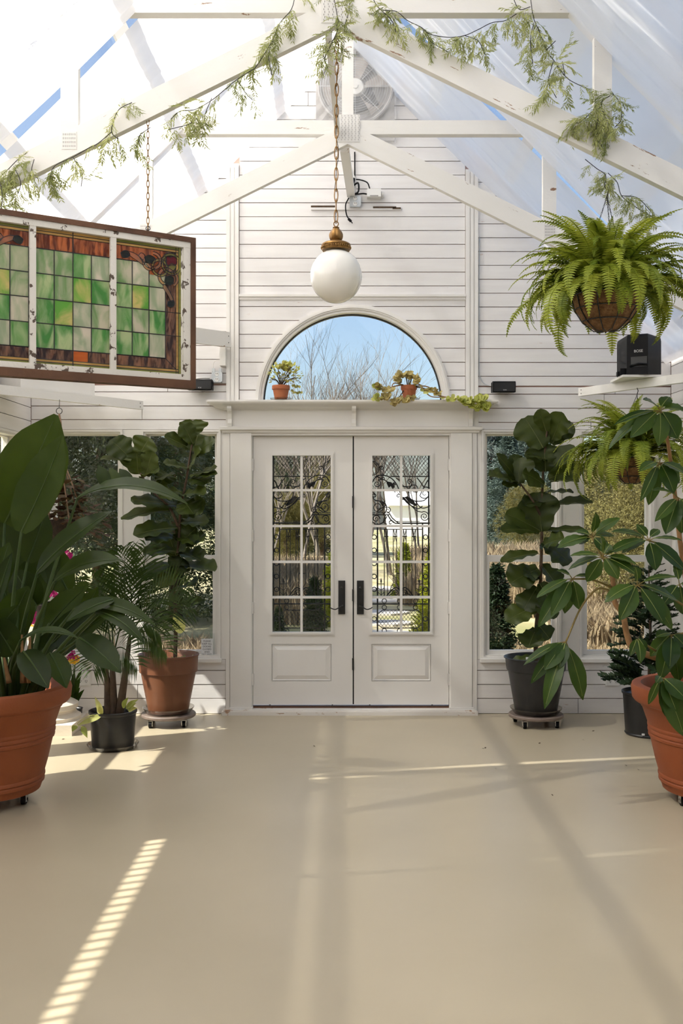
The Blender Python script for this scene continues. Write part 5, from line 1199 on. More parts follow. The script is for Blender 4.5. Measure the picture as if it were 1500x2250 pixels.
# ------------------------------------------------------------------ pots on the shelf
ZT = wz(882.5) + .001
def clay_pot(root, x, y, r, h):
    o = MB(); o.lathe(V(x, y, ZT + .008), [(.001, 0), (r * .70, 0), (r * .90, h * .70), (r * .98, h * .70), (r, h * .74), (r, h * .97), (r * .97, h), (r * .90, h), (r * .86, h * .85), (.001, h * .84)], 32); o.build('pot', M['terracotta_small'], root, 30)
    o = MB(); o.lathe(V(x, y, ZT), [(.001, .0), (r * 1.05, .0), (r * 1.22, .016), (r * 1.19, .016), (r * 1.02, .004), (.001, .004)], 32); o.build('saucer', M['saucer'], root, 35)
YS = WY - .075
def oval_mesh(nm, mat, w=.5):
    o = MB(); rws = []
    for i in range(6): t = i / 5; q = w * prof_oval(t) * (1 if i < 5 else .2); rws.append([V(-q, t, .10 * t), V(0, t, .02), V(q, t, .10 * t)])
    o.grid(rws); return o.mesh(nm, mat, smooth=True)
x = P(617, 860, YS).x
jd = empty('jade_plant', V(x, YS, ZT), 'bushy yellow-green succulent in clay pot at left of shelf', 'potted plant', 'clay pots on the door shelf')
clay_pot(jd, x, YS, .068, .105)
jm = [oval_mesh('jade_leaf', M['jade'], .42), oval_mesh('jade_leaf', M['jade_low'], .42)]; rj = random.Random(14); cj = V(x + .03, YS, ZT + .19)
for i in range(18):
    a = rj.uniform(0, 6.28); e = cj + V(rj.uniform(-.12, .13), rj.uniform(-.06, .05), rj.uniform(-.03, .10)); stalk('twig', M['bark'], jd, [V(x, YS, ZT + .09), V(x, YS, ZT + .13).lerp(e, .4), e], .004, .002, 5, 3)
for i in range(260):
    a = rj.uniform(0, 6.28); el = rj.uniform(-.5, 1.57); q = rj.uniform(.55, 1.0); d = V(math.cos(a) * math.cos(el), math.sin(a) * math.cos(el) * .6, math.sin(el))
    p = cj + V(d.x * .125 * q, d.y * .11 * q, d.z * .105 * q - .005)
    if p.y > WY + .05: continue
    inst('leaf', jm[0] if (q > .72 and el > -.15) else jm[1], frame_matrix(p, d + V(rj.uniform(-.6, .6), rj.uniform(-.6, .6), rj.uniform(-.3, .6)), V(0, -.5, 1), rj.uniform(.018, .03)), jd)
for i in range(14): p = P(rj.uniform(645, 660), rj.uniform(845, 865), YS - .02); inst('leaf', jm[1], frame_matrix(p, V(rj.uniform(-1, 1), -.3, rj.uniform(-1, .5)), V(0, -1, .2), .026), jd)
x = P(898, 860, YS).x
tp_ = empty('trailing_succulent', V(x, YS, ZT), 'straggly trailing yellow plant in clay pot at right of shelf', 'potted plant', 'clay pots on the door shelf')
clay_pot(tp_, x, YS, .062, .105)
tm = [oval_mesh('trail_leaf', M['trail'], .5), oval_mesh('trail_leaf', M['trail_fresh'], .55)]
TR = [[(885,845),(862,850),(845,858),(832,848),(825,850)], [(890,848),(865,842),(858,862),(850,872),(822,874)], [(905,846),(922,845),(935,862),(950,872),(985,873),(1020,880),(1050,878),(1062,876)], [(905,848),(940,850),(960,868),(1000,876),(1030,885),(1052,895),(1072,893)], [(895,846),(892,830),(885,822),(875,826)], [(900,846),(905,828),(912,825),(916,835)], [(898,846),(898,828),(900,820)], [(890,848),(878,842),(870,826)], [(905,850),(925,852),(948,858),(965,862)], [(892,850),(880,868),(870,880),(862,884)], [(900,850),(905,872),(890,882)]]
rt = random.Random(33)
for pi, path in enumerate(TR):
    ys = [YS - .02 - .07 * min(1, i / 3) for i in range(len(path))]
    pts = [P(px, py, yy) for (px, py), yy in zip(path, ys)]
    stalk('vine', M['bark'] if pi > 3 else M['tanbark'], tp_, pts, .005, .003, 6)
    sp = spline(pts, 6); fresh = pi in (2, 3)
    for i in range(len(sp)):
        tt = i / (len(sp) - 1)
        if fresh and tt < .60 and rt.random() < .75: continue
        if not fresh and tt < .35: continue
        for q in range(3 if tt > .6 else 1):
            inst('leaf', tm[1] if (fresh or (tt > .9 and pi < 2)) else tm[0], frame_matrix(sp[i] + V(0, -.008, 0), V(rt.uniform(-1, 1), rt.uniform(-.8, .1), rt.uniform(-.9, .6)), V(0, -.8, .5), rt.uniform(.026, .044) * (1.15 if fresh else 1)), tp_)

# ------------------------------------------------------------------ garlands
sprigs = []
rs_ = random.Random(44)
for kk in range(6):
    o = MB(); n = 9; sp = [V(0, 0, 0)]; a = rs_.uniform(-.4, .4); b = 0
    for i in range(n): a += rs_.uniform(-.25, .25); b -= .12; sp.append(sp[-1] + V(math.sin(a), math.cos(a) * math.cos(b), math.sin(b)) / n)
    o.tube(sp, .006, 3)
    def lf(q, d, L):
        d = d.normalized() * L; w = d.cross(V(rs_.uniform(-.5, .5), rs_.uniform(-.3, .3), 1)).normalized() * L * .13; c_ = q + d * .45 + V(0, 0, .01)
        o.add([q, c_ + w, q + d + V(0, 0, -.02), c_ - w], [(0, 1, 2, 3)])
    for i in range(1, n + 1):
        tg = (sp[i] - sp[i - 1]).normalized()
        for s in (-1, 1):
            if rs_.random() < .9: lf(sp[i], V(s, 0, 0) * rs_.uniform(.5, 1) + tg * .8 + V(0, 0, rs_.uniform(-.6, .3)), rs_.uniform(.20, .32))
        if i % 3 == 1:
            d2 = V(rs_.uniform(-1, 1), .5, rs_.uniform(-.9, .1)).normalized() * .5; e = sp[i] + d2; o.tube([sp[i], e], .004, 3)
            for j in range(1, 6):
                for s in (-1, 1): lf(sp[i].lerp(e, j / 5), d2.normalized() * .8 + V(s * .8, rs_.uniform(-.3, .3), rs_.uniform(-.5, .2)), rs_.uniform(.16, .24))
    lf(sp[-1], sp[-1] - sp[-2], .28)
    sprigs.append(o.mesh('sprig', M['garland']))
def garland(label, paths, D, seed, dens=1.0, size=(.075, .125)):
    r = random.Random(seed); p0 = P(paths[0][0][0], paths[0][0][1], D); g = empty('leaf_garland', p0, label, 'garland', 'green leaf garlands on the roof timbers')
    for path in paths:
        dd = r.uniform(-.02, .02); pts = [P(x, y, D + dd + r.uniform(-.015, .015)) for x, y in path]; sp = spline(pts, 8)
        o = MB(); o.tube(sp, .0019, 5); o.build('stem', M['garland_stem'], g, True)
        L = sum((sp[i + 1] - sp[i]).length for i in range(len(sp) - 1)); n = int(L / .030 * dens)
        for i in range(n):
            t = r.random() * (len(sp) - 1.001); j = int(t); p = sp[j].lerp(sp[j + 1], t - j); tg = (sp[j + 1] - sp[j]).normalized()
            d = tg * r.uniform(-.4, .8) + V(r.uniform(-.8, .8), r.uniform(-.7, .15), r.uniform(-1.1, .35))
            inst('sprig', sprigs[int(r.random() * 6)], frame_matrix(p, d, V(r.uniform(-.3, .3), -.6, .6), r.uniform(*size)), g)
    return g
DG = YN - .065
garland('leaf garland wound down the left chord of the near truss', [[(650,-20),(640,20),(615,50),(600,85),(580,120),(560,150)], [(600,90),(590,120),(597,165)], [(560,150),(520,175),(490,200),(465,220),(430,240),(395,245),(375,262)], [(520,175),(540,205),(555,220)], [(465,215),(450,255),(455,285)], [(430,245),(420,270),(370,285)], [(290,225),(262,240),(250,265),(245,290),(258,305)], [(245,290),(215,315),(195,325)], [(258,300),(265,340)], [(330,280),(305,300),(310,325)], [(195,325),(160,345),(120,365),(108,395)], [(160,345),(180,380),(178,410)]], DG, 1, .85)
garland('leaf garland on the left chord at the photo edge', [[(60,335),(40,350),(20,370),(0,390),(-20,420)], [(75,350),(70,375),(85,395)], [(30,365),(45,400),(40,425)], [(0,395),(5,440),(-5,480)]], DG, 2, 1.3)
garland('leaf garland hanging at the apex of the near truss', [[(730,-20),(738,20),(742,60),(728,95),(712,130)], [(770,-20),(765,30),(755,60)], [(742,60),(735,90),(745,100)], [(725,90),(710,115),(720,150)]], DG - .03, 3, 1.3, (.06, .11))
garland('leaf garland looping right of the apex along the collar beam', [[(815,-10),(835,20),(870,25),(895,45),(925,60),(945,75),(985,82),(1020,78),(1050,65),(1080,50),(1110,45),(1135,30)], [(835,20),(860,45),(870,70)], [(925,60),(945,90),(985,115)], [(1020,78),(1050,90),(1065,120)], [(1125,-10),(1140,20),(1165,15)], [(1165,-5),(1172,40),(1185,70),(1200,110),(1218,135),(1228,150),(1250,175),(1290,195)], [(1172,50),(1165,90),(1170,140)], [(1200,110),(1220,90)], [(1215,135),(1205,180),(1222,215)], [(1240,165),(1235,135)]], DG, 4, .95)
garland('leaf clump round the right web post of the near truss', [[(1345,205),(1360,225),(1365,260),(1350,280)], [(1320,225),(1300,245),(1275,268),(1262,270)], [(1325,215),(1315,255),(1310,285),(1330,300)], [(1340,210),(1320,230),(1345,290)], [(1295,250),(1320,270)]], DG - .01, 5, 1.9, (.06, .11))
garland('leaf garland hanging below the right chord above the big fern', [[(1285,350),(1310,370),(1330,385),(1328,410),(1340,420)], [(1335,380),(1355,400),(1365,430),(1390,450),(1420,470),(1450,480)], [(1330,385),(1310,400)], [(1365,430),(1400,435),(1430,465)]], YN - .03, 6, 1.25, (.06, .10))
garland('leaf sprigs in the top left corner of the photo', [[(-10,-20),(10,10),(30,25),(55,45)], [(50,-20),(65,5),(75,30)], [(110,-20),(130,5),(138,15)]], DG - .5, 7, .8, (.05, .09))

# ------------------------------------------------------------------ wrought iron gates outside the doors
GY = WY + .19
def gate(mirror, label):
    def X(px): return (771 * 2 - px if mirror else px)
    def Q(px, py): return P(X(px), py, GY)
    g = empty('iron_gate', V(Q(880, 1400).x, GY, 0.0), label, 'iron gate', 'wrought iron screen gates outside the doors'); k = GY / FPX
    def br(nm, pts, r): o = MB(); o.tube([Q(x, y) for x, y in pts], r * k, 5); return o.build(nm, M['iron'], g)
    def ring_(cx, cy, r, t=1.0): o = MB(); o.tube([Q(cx + r * math.cos(a * math.pi / 10), cy + r * math.sin(a * math.pi / 10)) for a in range(21)], t * k, 5, False); return o.build('ring', M['iron'], g)
    def spiral(cx, cy, r, turns, a0, dr, tail=None, t=1.1):
        n = int(20 * turns) + 2; pts = []
        for i in range(n + 1):
            q = i / n; a = math.radians(a0) + dr * 2 * math.pi * turns * q; rr = r * (1 - .86 * q); pts.append((cx + rr * math.cos(a), cy - rr * math.sin(a)))
        if tail: pts = [(p.x, p.y) for p in spline([V(x, y, 0) for x, y in tail + pts[:1]], 5)][:-1] + pts
        o = MB(); m_ = len(pts); o.tube([Q(x, y) for x, y in pts], [t * k * (1.15 - .45 * i / m_) for i in range(m_)], 5); return o.build('scroll', M['iron'], g)
    for (x, r) in ((814, 1.5), (829, 1.8), (928, 1.6), (941.5, 1.8), (949, 1.4)): br('upright', [(x, 1150 if x in (829, 928) else 992), (x, 1400)], r)
    for (y, a, b, r) in ((1047, 858, 949, 1.2), (1000, 812, 949, 1.2), (1149.5, 872, 949, 1.8), (1145.5, 870, 922, .8), (1127, 812, 856, .9), (1131, 812, 855, 1.3), (1163, 843, 928, 1.0), (1327, 812, 943, 1.6), (1398, 812, 949, 1.4)): br('rail', [(a, y), (b, y)], r)
    br('rail', [(855, 1128), (861, 1138), (870, 1146), (874, 1148)], 1.2); br('rail', [(851, 1131), (858, 1142), (868, 1150), (876, 1150)], 1.4)
    o = MB()
    for i in range(-8, 24):
        for s in (-1, 1):
            x0 = 816 + i * 7.7; pts = []
            for q in range(25):
                y = 1000 + q * 47 / 24; x = x0 + s * (y - 1000) * .80 + (0 if s > 0 else 37)
                if 812 < x < 947 and not ((x - 816) ** 2 + (y - 1030) ** 2 < 30 ** 2 and y > 1012): pts.append((x, y))
            if len(pts) > 2: o.tube([Q(*pts[0]), Q(*pts[-1])], .55 * k, 4)
    tag(o.build('top_lattice', M['iron'], g), kind='stuff')
    ring_(817, 1028.5, 15.5, 1.1); ring_(817, 1028.5, 12.5, .6)
    S_ = [(838,1029,5.5,1.3,180,-1,None), (828,1063,8.5,1.5,60,-1,[(868,1082),(858,1066),(845,1055),(832,1054)]), (842,1052,4,1.2,180,-1,[(818,1060),(826,1048)]), (866,1064,3.5,1.2,90,1,None), (899,1059,6.2,1.4,0,1,[(880,1066),(890,1069),(902,1068)]), (910,1075,11,1.5,180,-1,[(884,1068),(892,1070)]), (933,1085,11.5,1.4,200,1,[(946,1073),(932,1071)]),
          (867,1064,3,1.2,90,1,None), (875,1090,5,1.2,0,1,[(890,1098),(882,1096)]), (821,1088,5,1.2,0,-1,[(818,1080)]), (830,1114,14,1.9,90,-1,[(818,1090),(822,1098)]), (852,1121,6.5,1.3,90,-1,[(828,1124),(840,1115)]), (826,1140,8.5,1.6,0,1,None), (932,1135,11,2.0,120,-1,[(886,1092),(900,1108),(915,1122)]), (858,1149,6,1.0,0,1,None), (844,1108,5,1.1,200,1,[(846,1100)]),
          (869,1303,8,1.6,200,-1,[(850,1312),(858,1306)]), (887,1303,8,1.6,-20,1,[(906,1312),(898,1306)])]
    for a in S_: spiral(*a)
    for pts in ([(838,1044),(850,1046),(862,1053),(872,1066),(880,1086),(888,1098),(898,1108)], [(819,1056),(828,1046),(840,1044)], [(886,1094),(893,1104),(905,1112),(918,1118),(928,1112)], [(898,1080),(900,1094),(912,1101),(930,1100),(940,1092)], [(912,1101),(925,1116),(940,1114),(947,1108)], [(824,1100),(838,1102),(848,1110),(848,1122),(842,1130)], [(817,1146),(828,1153),(842,1147),(850,1134)], [(848,1130),(842,1146),(850,1152)], [(870,1050),(880,1058),(884,1066)], [(931,1071),(924,1060),(916,1050)], [(931,1071),(938,1058),(944,1050)]):
        sp = spline([V(x, y, 0) for x, y in pts], 5); o = MB(); o.tube([Q(p.x, p.y) for p in sp], 1.25 * k, 5); o.build('scroll', M['iron'], g)
    for pts in ([(848,1057),(860,1060),(868,1070),(862,1074),(858,1068),(854,1072),(850,1064)], [(888,1092),(896,1090),(902,1098),(908,1098),(912,1106),(918,1108),(912,1112),(900,1106)], [(832,1100),(842,1102),(840,1112),(836,1106)]):
        o = MB(); o.prism([Q(x, y) for x, y in pts], (0, .004, 0)); o.build('acanthus_leaf', M['iron'], g)
    for x in (844, 851, 886, 892, 904.7, 912.7): br('picket', [(x, 1163), (x, 1312)], .9 if x != 844 else 1.1)
    for x, s in ((863.7, -1), (871, 1)):
        sp = spline([V(a, b, 0) for a, b in ((x, 1163), (x, 1270), (x, 1281), (x + s * 2.5, 1286), (x + s * 5, 1290), (x + s * 6, 1298))], 4); o = MB(); o.tube([Q(p.x, p.y) for p in sp], .9 * k, 5); o.build('picket', M['iron'], g)
    for x in (848, 867.5, 889, 909): br('collar', [(x - 5, 1178.5), (x + 5, 1178.5)], 1.3); br('flame', [(x - 3, 1164), (x, 1177), (x + 3, 1190)], .8); br('flame', [(x + 3, 1164), (x, 1177), (x - 2, 1190)], .8)
    sp = spline([V(a, b, 0) for a, b in ((848, 1311), (860, 1297), (870, 1291), (879, 1296), (889, 1291), (898, 1297), (908, 1311))], 5); o = MB(); o.tube([Q(p.x, p.y) for p in sp], 1.4 * k, 5); o.build('scroll', M['iron'], g)
    for x in (837, 920):
        o = MB(); o.tube([Q(x, 1312), Q(x, 1281), Q(x, 1277), Q(x, 1270)], [k * .9, k * .9, k * 2.0, k * .4], 6); o.tube([Q(x - 7, 1283), Q(x + 7, 1283)], k * .9, 5); o.tube([Q(x - 6, 1292), Q(x, 1297), Q(x + 6, 1292)], k * .8, 5); o.tube([Q(x - 7, 1301), Q(x, 1308), Q(x + 7, 1301)], k * .8, 5); o.build('finial', M['iron'], g)
    o = MB(); o.tube([Q(879, 1290), Q(879, 1256), Q(879, 1250), Q(879, 1244)], [k * .9, k * .9, k * 2.2, k * .4], 6); o.tube([Q(871, 1260), Q(887, 1260)], k * .9, 5); o.build('finial', M['iron'], g)
    for y in (1180, 1209, 1238, 1266.5, 1295): ring_(821.8, y, 4.9, 1.1); ring_(934.6, y, 4.9, 1.1)
    for x in (844, 877.5, 912.5): ring_(x, 1320.5, 4.9, 1.0); ring_(x, 1334.5, 4.9, 1.0); ring_(x, 1386, 4.9, 1.0)
    ring_(821.8, 1360, 4.9, 1.1); ring_(934.6, 1360, 4.9, 1.1)
    oc = [(828, 1350), (840, 1340.5), (917, 1340.5), (928, 1350), (928, 1371), (917, 1380), (840, 1380), (828, 1371), (828, 1350)]
    br('lattice_frame', oc, 1.1)
    o = MB()
    for i in range(-6, 16):
        for s in (-1, 1):
            pts = []
            for q in range(41):
                y = 1341 + q * 38.5 / 40; x = 828 + i * 8 + (s * (y - 1341) * .82) + (0 if s > 0 else 32)
                ex = max(0, 1350 - y, y - 1371) * 1.25
                if 828 + ex < x < 928 - ex: pts.append((x, y))
            if len(pts) > 2: o.tube([Q(*pts[0]), Q(*pts[-1])], .55 * k, 4)
    tag(o.build('lower_lattice', M['iron'], g), kind='stuff')
    for y in range(1170, 1400, 16): br('ladder_rung', [(942, y), (949, y)], .8)
    o = MB()
    for x in (812, 949): o.box(min(Q(x - 1.5, 0).x, Q(x + 1.5, 0).x), max(Q(x - 1.5, 0).x, Q(x + 1.5, 0).x), GY - .01, GY + .01, -.12, 2.06)
    o.build('gate_stile', M['iron'], g)
    return g
gate(False, 'wrought iron scroll gate seen through the right door'); gate(True, 'wrought iron scroll gate seen through the left door')

# ------------------------------------------------------------------ bits of dry leaf on the floor
rl = random.Random(77)
SCRAP = ['left one of a pair of leaf scraps below the right door pilaster', 'right one of a pair of leaf scraps below the right door pilaster', 'dry leaf scrap just in front of the right fig dolly', 'dry leaf scrap between the fig dolly and the dark conifer pot',
         'dry leaf scrap right of the fig dolly close to the wall', 'dry leaf scrap just in front of the dark conifer pot', 'left one of two leaf scraps beside the right terracotta pot', 'right one of two leaf scraps beside the right terracotta pot',
         'dry leaf scrap left of the black palm pot', 'dry leaf scrap on the floor ahead of the left door', 'dry leaf scrap lying nearest the viewer on the right floor', 'dry leaf scrap on the floor ahead of the right door corner']
for i, (x, y) in enumerate([(1061,1645),(1066,1644),(1185,1634),(1282,1627),(1303,1607),(1395,1620),(1375,1683),(1402,1692),(139,1625),(690,1640),(1213,1748),(1090,1690)]):
    d = 3390.0 / (y - 1125); p = P(x, y, d); p.z = .002; a = rl.uniform(0, 3.1)
    lf = MB(); t = V(math.cos(a), math.sin(a), 0) * .012; s_ = V(-math.sin(a), math.cos(a), 0) * .006; lf.add([p - t, p + s_ + V(0, 0, .004), p + t + V(0, 0, .003), p - s_], [(0, 1, 2, 3)])
    tag(lf.build('leaf_scrap', M['bark']), SCRAP[i], 'leaf', 'dry leaf scraps on the floor')
# ------------------------------------------------------------------ outside
GZ = -.16
M['lawn'] = paint('pale_lawn', (.26, .26, .10), .9, (.52, .44, .27), .55, bump=.5, bump_scale=30, contrast=(.38, .62))
M['stone_path'] = paint('pale_stepping_stone', (.56, .52, .46), .8, (.66, .62, .56), 6, bump=.2)
M['needle'] = leaf_mat('cedar_spray', (.026, .048, .020), (.115, .125, .048), .7, .12, scale=1.2)
M['needle_blue'] = leaf_mat('blue_spruce_spray', (.050, .085, .075), (.115, .150, .125), .7, .12, scale=1.0)
M['needle_olive'] = leaf_mat('olive_shrub_spray', (.075, .075, .018), (.205, .18, .055), .7, .15, scale=1.5)
M['needle_lime'] = leaf_mat('lime_shrub_spray', (.16, .20, .012), (.36, .38, .030), .7, .2, scale=2)
M['drygrass'] = leaf_mat('dry_grass', (.24, .18, .10), (.52, .43, .29), .9, .2, scale=.8)
M['greybark'] = paint('grey_twig', (.15, .125, .105), .9, (.24, .21, .18), 10)
M['housewhite'] = paint('white_house_siding', (.80, .80, .80), .7)
M['houseroof'] = paint('grey_house_roof', (.36, .33, .31), .8)
o = MB(); o.box(-60, 60, WY + .17, 95, GZ - .1, GZ); tag(o.build('ground_outside', M['lawn']), 'pale dry lawn outside the doors', kind='structure')
o = MB(); o.box(-60, XL - .16, -20, WY + .17, GZ - .1, GZ); tag(o.build('ground_outside_left', M['lawn']), 'lawn beside the left wall', kind='structure')
o = MB(); o.box(XR + .16, 60, -20, WY + .17, GZ - .1, GZ); tag(o.build('ground_outside_right', M['lawn']), 'lawn beside the right wall', kind='structure')
def spray_mesh(nm, mat, seed, n, shape, size, droop=.2, clump=9):
    """n clumps of small needle sprays filling a crown; shape(r) -> point and outward direction"""
    r = random.Random(seed); o = MB(); vs, fs = o.v, o.f
    for i in range(n):
        p, out = shape(r)
        for j in range(clump):
            d = (out + V(r.uniform(-.9, .9), r.uniform(-.9, .9), r.uniform(-.7, .6) - droop)).normalized(); L = size * r.uniform(.5, 1.2); q = p + V(r.uniform(-1, 1), r.uniform(-1, 1), r.uniform(-1, 1)) * size * .9
            w = d.cross(V(r.uniform(-1, 1), r.uniform(-1, 1), r.uniform(-1, 1))).normalized() * L * .16; k = len(vs); e = q + d * L; m_ = q + d * L * .5
            vs.extend((tuple(q), tuple(m_ + w), tuple(e), tuple(m_ - w))); fs.append((k, k + 1, k + 2, k + 3))
    return o.mesh(nm, mat)
def cone_shape(h, rad, z0=.08):
    def f(r):
        t = r.random() ** 1.4; z = h * (z0 + (1 - z0) * t); R = rad * (1 - t) ** .75 * (.75 + .25 * math.sin(t * 40)); a = r.uniform(0, 6.28); q = math.sqrt(r.uniform(.25, 1)); return V(R * q * math.cos(a), R * q * math.sin(a), z), V(math.cos(a), math.sin(a), .1)
    return f
def round_shape(h, rad, z0=0.0):
    lob = [(random.Random(i * 7 + int(h * 10)).uniform(-.55, .55) * rad, random.Random(i * 13 + 5).uniform(-.55, .55) * rad, random.Random(i * 17 + 3).uniform(.25, .8) * h, random.Random(i * 3).uniform(.3, .6) * rad) for i in range(9)]
    def f(r):
        x, y, z, R = lob[int(r.random() * 9)]; d = V(r.gauss(0, 1), r.gauss(0, 1), r.gauss(0, 1)).normalized(); q = r.uniform(.5, 1); p = V(x, y, z) + d * R * q; p.z = max(z0, p.z); return p, d
    return f
tree_n = {}
def tree(me, loc, label, cat='tree', name='evergreen_tree', group='evergreens and shrubs outside', th=None, tr=.12, rot=0, sc=1.0):
    t = empty(name, Vector(loc), label, cat, group)
    c_ = bpy.data.objects.new('foliage', me); COL.objects.link(c_); c_.parent = t; c_.rotation_euler = (0, 0, rot); c_.scale = (sc, sc, sc); c_['kind'] = 'stuff'
    if th:
        o = MB(); b = Vector(loc); o.tube([b + V(0, 0, -.05), b + V(.05, 0, th * .5), b + V(0, .03, th)], [tr, tr * .7, tr * .2], 8); o.build('trunk', M['bark'], t, True)
    return t
cedar = spray_mesh('cedar_foliage', M['needle'], 1, 6400, round_shape(7.0, 2.6, .3), .10, .3, 10)
cedar2 = spray_mesh('cedar_foliage', M['needle'], 2, 6000, cone_shape(7.5, 2.3, .03), .10, .3, 10)
spruce = spray_mesh('spruce_foliage', M['needle_blue'], 3, 3000, cone_shape(6.0, 2.0, .12), .18, .1, 8)
olive = spray_mesh('olive_foliage', M['needle_olive'], 4, 9000, round_shape(4.0, 1.9), .065, .0, 10)
lime = spray_mesh('lime_foliage', M['needle_lime'], 5, 1400, cone_shape(1.3, .34, .0), .07, -.3, 8)
darksh = spray_mesh('dark_foliage', M['conifer_dark'], 6, 1800, cone_shape(1.9, .45, .0), .085, .0, 8)
def gp(px, d): return V((px - CXP) / FPX * d, d, GZ)
tree(cedar, gp(70, 12.5), 'dense dark cedar outside the window at the left corner', th=5.5, sc=.85)
tree(cedar2, gp(385, 16), 'dense dark cedar outside the window left of the doors', th=5.0, sc=.78)
tree(cedar, gp(215, 18), 'tall cedar behind the gap between the two left windows', th=5.5, rot=2.1, sc=1.0)
tree(cedar2, gp(645, 40), 'cedar seen through the upper panes of the left door', th=5.0, rot=1.0, sc=.80)
tree(cedar2, gp(595, 36), 'cedar at the left edge of the left door', th=4.6, rot=2.5, sc=.74)
tree(cedar, gp(530, 33), 'rounded cedar hidden mostly by the left pilaster', th=3.5, rot=2.5, sc=.62)
tree(cedar, gp(10, 15), 'cedar past the left end of the hall', th=5.5, rot=4.0, sc=1.1)
tree(olive, gp(705, 39), 'olive evergreen at the right edge of the left door', th=2, rot=3.0, sc=1.12)
tree(olive, gp(625, 30), 'low brownish evergreen in front of the door cedars', th=1.2, rot=1.2, sc=.62)
for i, (px, d, sc, lb) in enumerate(((1078, 40, 1.0, 'pointed blue-green spruce at the left of the right window'), (1118, 38, .78, 'shorter blue-green spruce beside the pointed one'), (1165, 42, .92, 'blue-green spruce behind the right fiddle leaf fig'), (1215, 36, .85, 'blue-green spruce at the right of the right window'))):
    tree(spruce, gp(px, d), lb, th=4.5, rot=i * 1.3, sc=sc)
tree(olive, gp(1165, 33), 'olive shrub below the distant spruces', 'shrub', 'shrub', rot=.6, sc=.72)
tree(olive, gp(1410, 14.5), 'big olive shrub outside the right corner window', 'shrub', 'shrub', rot=2.0, sc=.66)
tree(olive, gp(1520, 15.5), 'olive shrub farther right outside the corner window', 'shrub', 'shrub', rot=4.2, sc=.85)
tree(olive, gp(1330, 22), 'olive shrub behind the big one at the right corner', 'shrub', 'shrub', rot=5.0, sc=.80)
tree(darksh, gp(1092, 10.2), 'dark narrow conifer just outside the right window', 'shrub', 'shrub', rot=0, sc=.60)
tree(darksh, gp(690, 12.4), 'dark rounded shrub outside the lower left door panes', 'shrub', 'shrub', rot=1, sc=.46)
tree(lime, gp(888, 20), 'lime green shrub beside the path seen through right door', 'shrub', 'shrub', rot=0, sc=.80)
tree(lime, gp(957, 13.5), 'lime green shrub at the right edge of the right door', 'shrub', 'shrub', rot=1, sc=.95)
tree(lime, gp(742, 15), 'lime green shrub at the right edge of the left door', 'shrub', 'shrub', rot=2, sc=.95)
tree(darksh, gp(612, 11.8), 'dark low shrub at the left edge of the left door', 'shrub', 'shrub', rot=3, sc=.30)
# evergreens to the left of the hall shade its side windows
tree(olive, V(-9.5, 9.5, GZ), 'olive evergreen beyond the left corner of the hall', th=2, rot=.9, sc=1.0)
tree(olive, V(6.5, 7.8, GZ), 'olive evergreen outside the right wall windows', th=2, rot=.3, sc=.9)
tree(olive, V(6.2, 4.0, GZ), 'olive evergreen outside the right wall nearer the viewer', th=2, rot=2.3, sc=.9)
# bare trees
def bare_tree_mesh(seed, h):
    r = random.Random(seed); o = MB()
    def grow(p, d, L, rad, lev):
        n = 4; pts = [p]; dd = d.copy()
        for i in range(n): dd = (dd + V(r.uniform(-.12, .12), r.uniform(-.12, .12), r.uniform(-.02, .10))).normalized(); pts.append(pts[-1] + dd * (L / n))
        o.tube(pts, [lerp(rad, rad * .55, i / n) for i in range(n + 1)], 5 if lev < 2 else 3, False)
        if lev >= 4: return
        kids = (5, 4, 4, 3)[lev]
        for i in range(kids):
            t = r.uniform(.5 if lev == 0 else .3, 1.0); q = pts[int(t * n)] if t < 1 else pts[-1]; a = r.uniform(0, 6.28)
            nd_ = (dd * 1.0 + V(math.cos(a), math.sin(a), r.uniform(-.05, .5)) * r.uniform(.45, .8)).normalized()
            grow(q, nd_, L * r.uniform(.5, .72), rad * .48, lev + 1)
    for k in range(2): grow(V(r.uniform(-.1, .1), r.uniform(-.1, .1), 0), V(r.uniform(-.22, .22), r.uniform(-.2, .2), 1).normalized(), h * .54, h * .0068, 0)
    return o.mesh('bare_branches', M['greybark'])
bt = [bare_tree_mesh(5, 6.5), bare_tree_mesh(8, 6.8), bare_tree_mesh(12, 6.0)]
for i, (px, d, sc, lb) in enumerate(((655, 25, 1.0, 'bare tree at the left of the half-round window'), (715, 27, 1.05, 'bare tree left of centre in the half-round window'), (790, 25, 1.08, 'bare tree right of centre in the half-round window'), (860, 27, .98, 'bare tree at the right of the half-round window'), (585, 28, .75, 'low bare tree behind the jade plant pot'), (925, 31, .95, 'bare tree seen through the right door'))):
    t = empty('bare_tree', gp(px, d), lb, 'tree', 'bare winter trees'); c_ = bpy.data.objects.new('branches', bt[i % 3]); COL.objects.link(c_); c_.parent = t; c_.scale = (sc,) * 3; c_.rotation_euler = (0, 0, i * 1.1)
# white house far off
hx = gp(935, 70); hs = empty('white_house', hx, 'white house far behind the right door', 'house', None)
o = MB(); o.box(hx.x - 2.6, hx.x + 3.0, 70, 76, GZ, 2.0); o.build('walls', M['housewhite'], hs)
o = MB(); o.prism([V(hx.x - 2.8, 69.7, 2.0), V(hx.x + 3.2, 69.7, 2.0), V(hx.x + 3.2, 73, 3.1), V(hx.x - 2.8, 73, 3.1)], (0, .05, .05)); o.build('roof', M['housewhite'], hs)
for i in range(2):
    for j in range(3): o = MB(); o.box(hx.x + .2 + i * 1.3, hx.x + .5 + i * 1.3, 69.95, 70, .2 + j * .6, .55 + j * .6); o.build('window', M['houseroof'], hs)
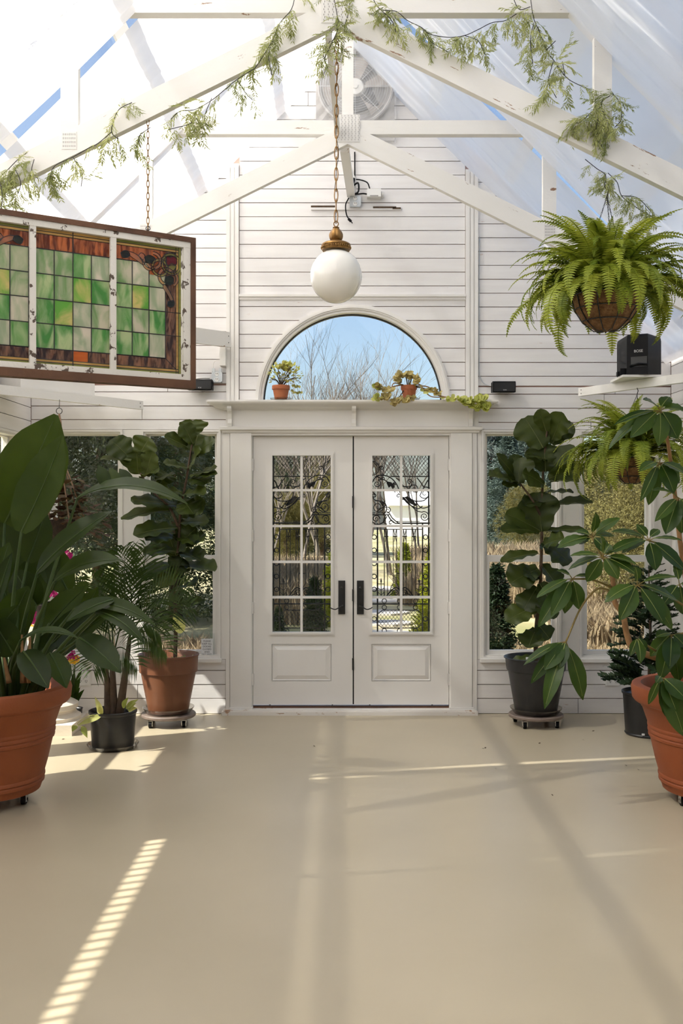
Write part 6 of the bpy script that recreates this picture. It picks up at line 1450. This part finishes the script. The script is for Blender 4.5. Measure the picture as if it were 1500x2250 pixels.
# stepping stones
rst = random.Random(8); gpx = [(846, 9.3, .40, .30), (838, 10.1, .42, .28), (850, 10.9, .40, .3), (842, 11.8, .42, .3), (850, 12.8, .42, .32), (845, 13.9, .42, .34), (850, 15.2, .44, .36), (846, 16.8, .46, .4), (848, 19, .5, .5), (845, 22, .5, .6)]
path_lb = ['nearest', 'second nearest', 'third', 'fourth', 'fifth', 'sixth', 'seventh', 'eighth', 'ninth', 'farthest']
for i, (px, d, a, b) in enumerate(gpx):
    c_ = gp(px, d); o = MB(); pts = []
    for q in range(9): an = q * .698; rr = rst.uniform(.85, 1.1); pts.append(V(c_.x + a * rr * math.cos(an), d + b * rr * math.sin(an), GZ + .002))
    o.prism(pts, (0, 0, .03)); tag(o.build('stepping_stone', M['stone_path']), path_lb[i] + ' pale stepping stone on the path outside the doors', 'stone', 'stepping stones outside the doors')
o = MB(); o.box(-1.5, 1.7, WY + .26, WY + 1.2, GZ, GZ + .06); tag(o.build('doorstep', M['stone_path']), 'pale concrete doorstep outside the double doors', 'doorstep')
# dry grass
rd = random.Random(10); o = MB()
def tuft_field(n, px0, px1, d0, d1, h0, h1):
    for i in range(n):
        d = d0 + (d1 - d0) * rd.random(); p = gp(rd.uniform(px0, px1), d)
        for j in range(5):
            h = rd.uniform(h0, h1); l = V(rd.uniform(-.5, .5), rd.uniform(-.5, .5), 1) * h; w = V(rd.uniform(-1, 1), rd.uniform(-1, 1), 0).normalized() * (.006 + .0006 * d); q = p + V(rd.uniform(-.1, .1), rd.uniform(-.1, .1), 0); m_ = q + V(l.x * .3, l.y * .3, l.z * .6)
            k = len(o.v); o.v.extend((tuple(q - w), tuple(q + w), tuple(m_ + w * .8), tuple(q + l), tuple(m_ - w * .8))); o.f.append((k, k + 1, k + 2, k + 3, k + 4))
tuft_field(3200, 1050, 1480, 16, 30, .25, .95); tuft_field(1500, 1230, 1480, 12.5, 15, .1, .5); tuft_field(1600, 560, 760, 15, 24, .2, .8); tuft_field(900, 880, 990, 18, 32, .2, .8); tuft_field(700, 60, 500, 10.5, 12, .05, .3); tuft_field(500, 1050, 1450, 11, 13, .03, .12)
me = o.mesh('dry_grass', M['drygrass']); g_ = bpy.data.objects.new('dry_grass', me); COL.objects.link(g_); tag(g_, 'tall dry tan grass beyond the lawn', 'grass', kind='stuff')
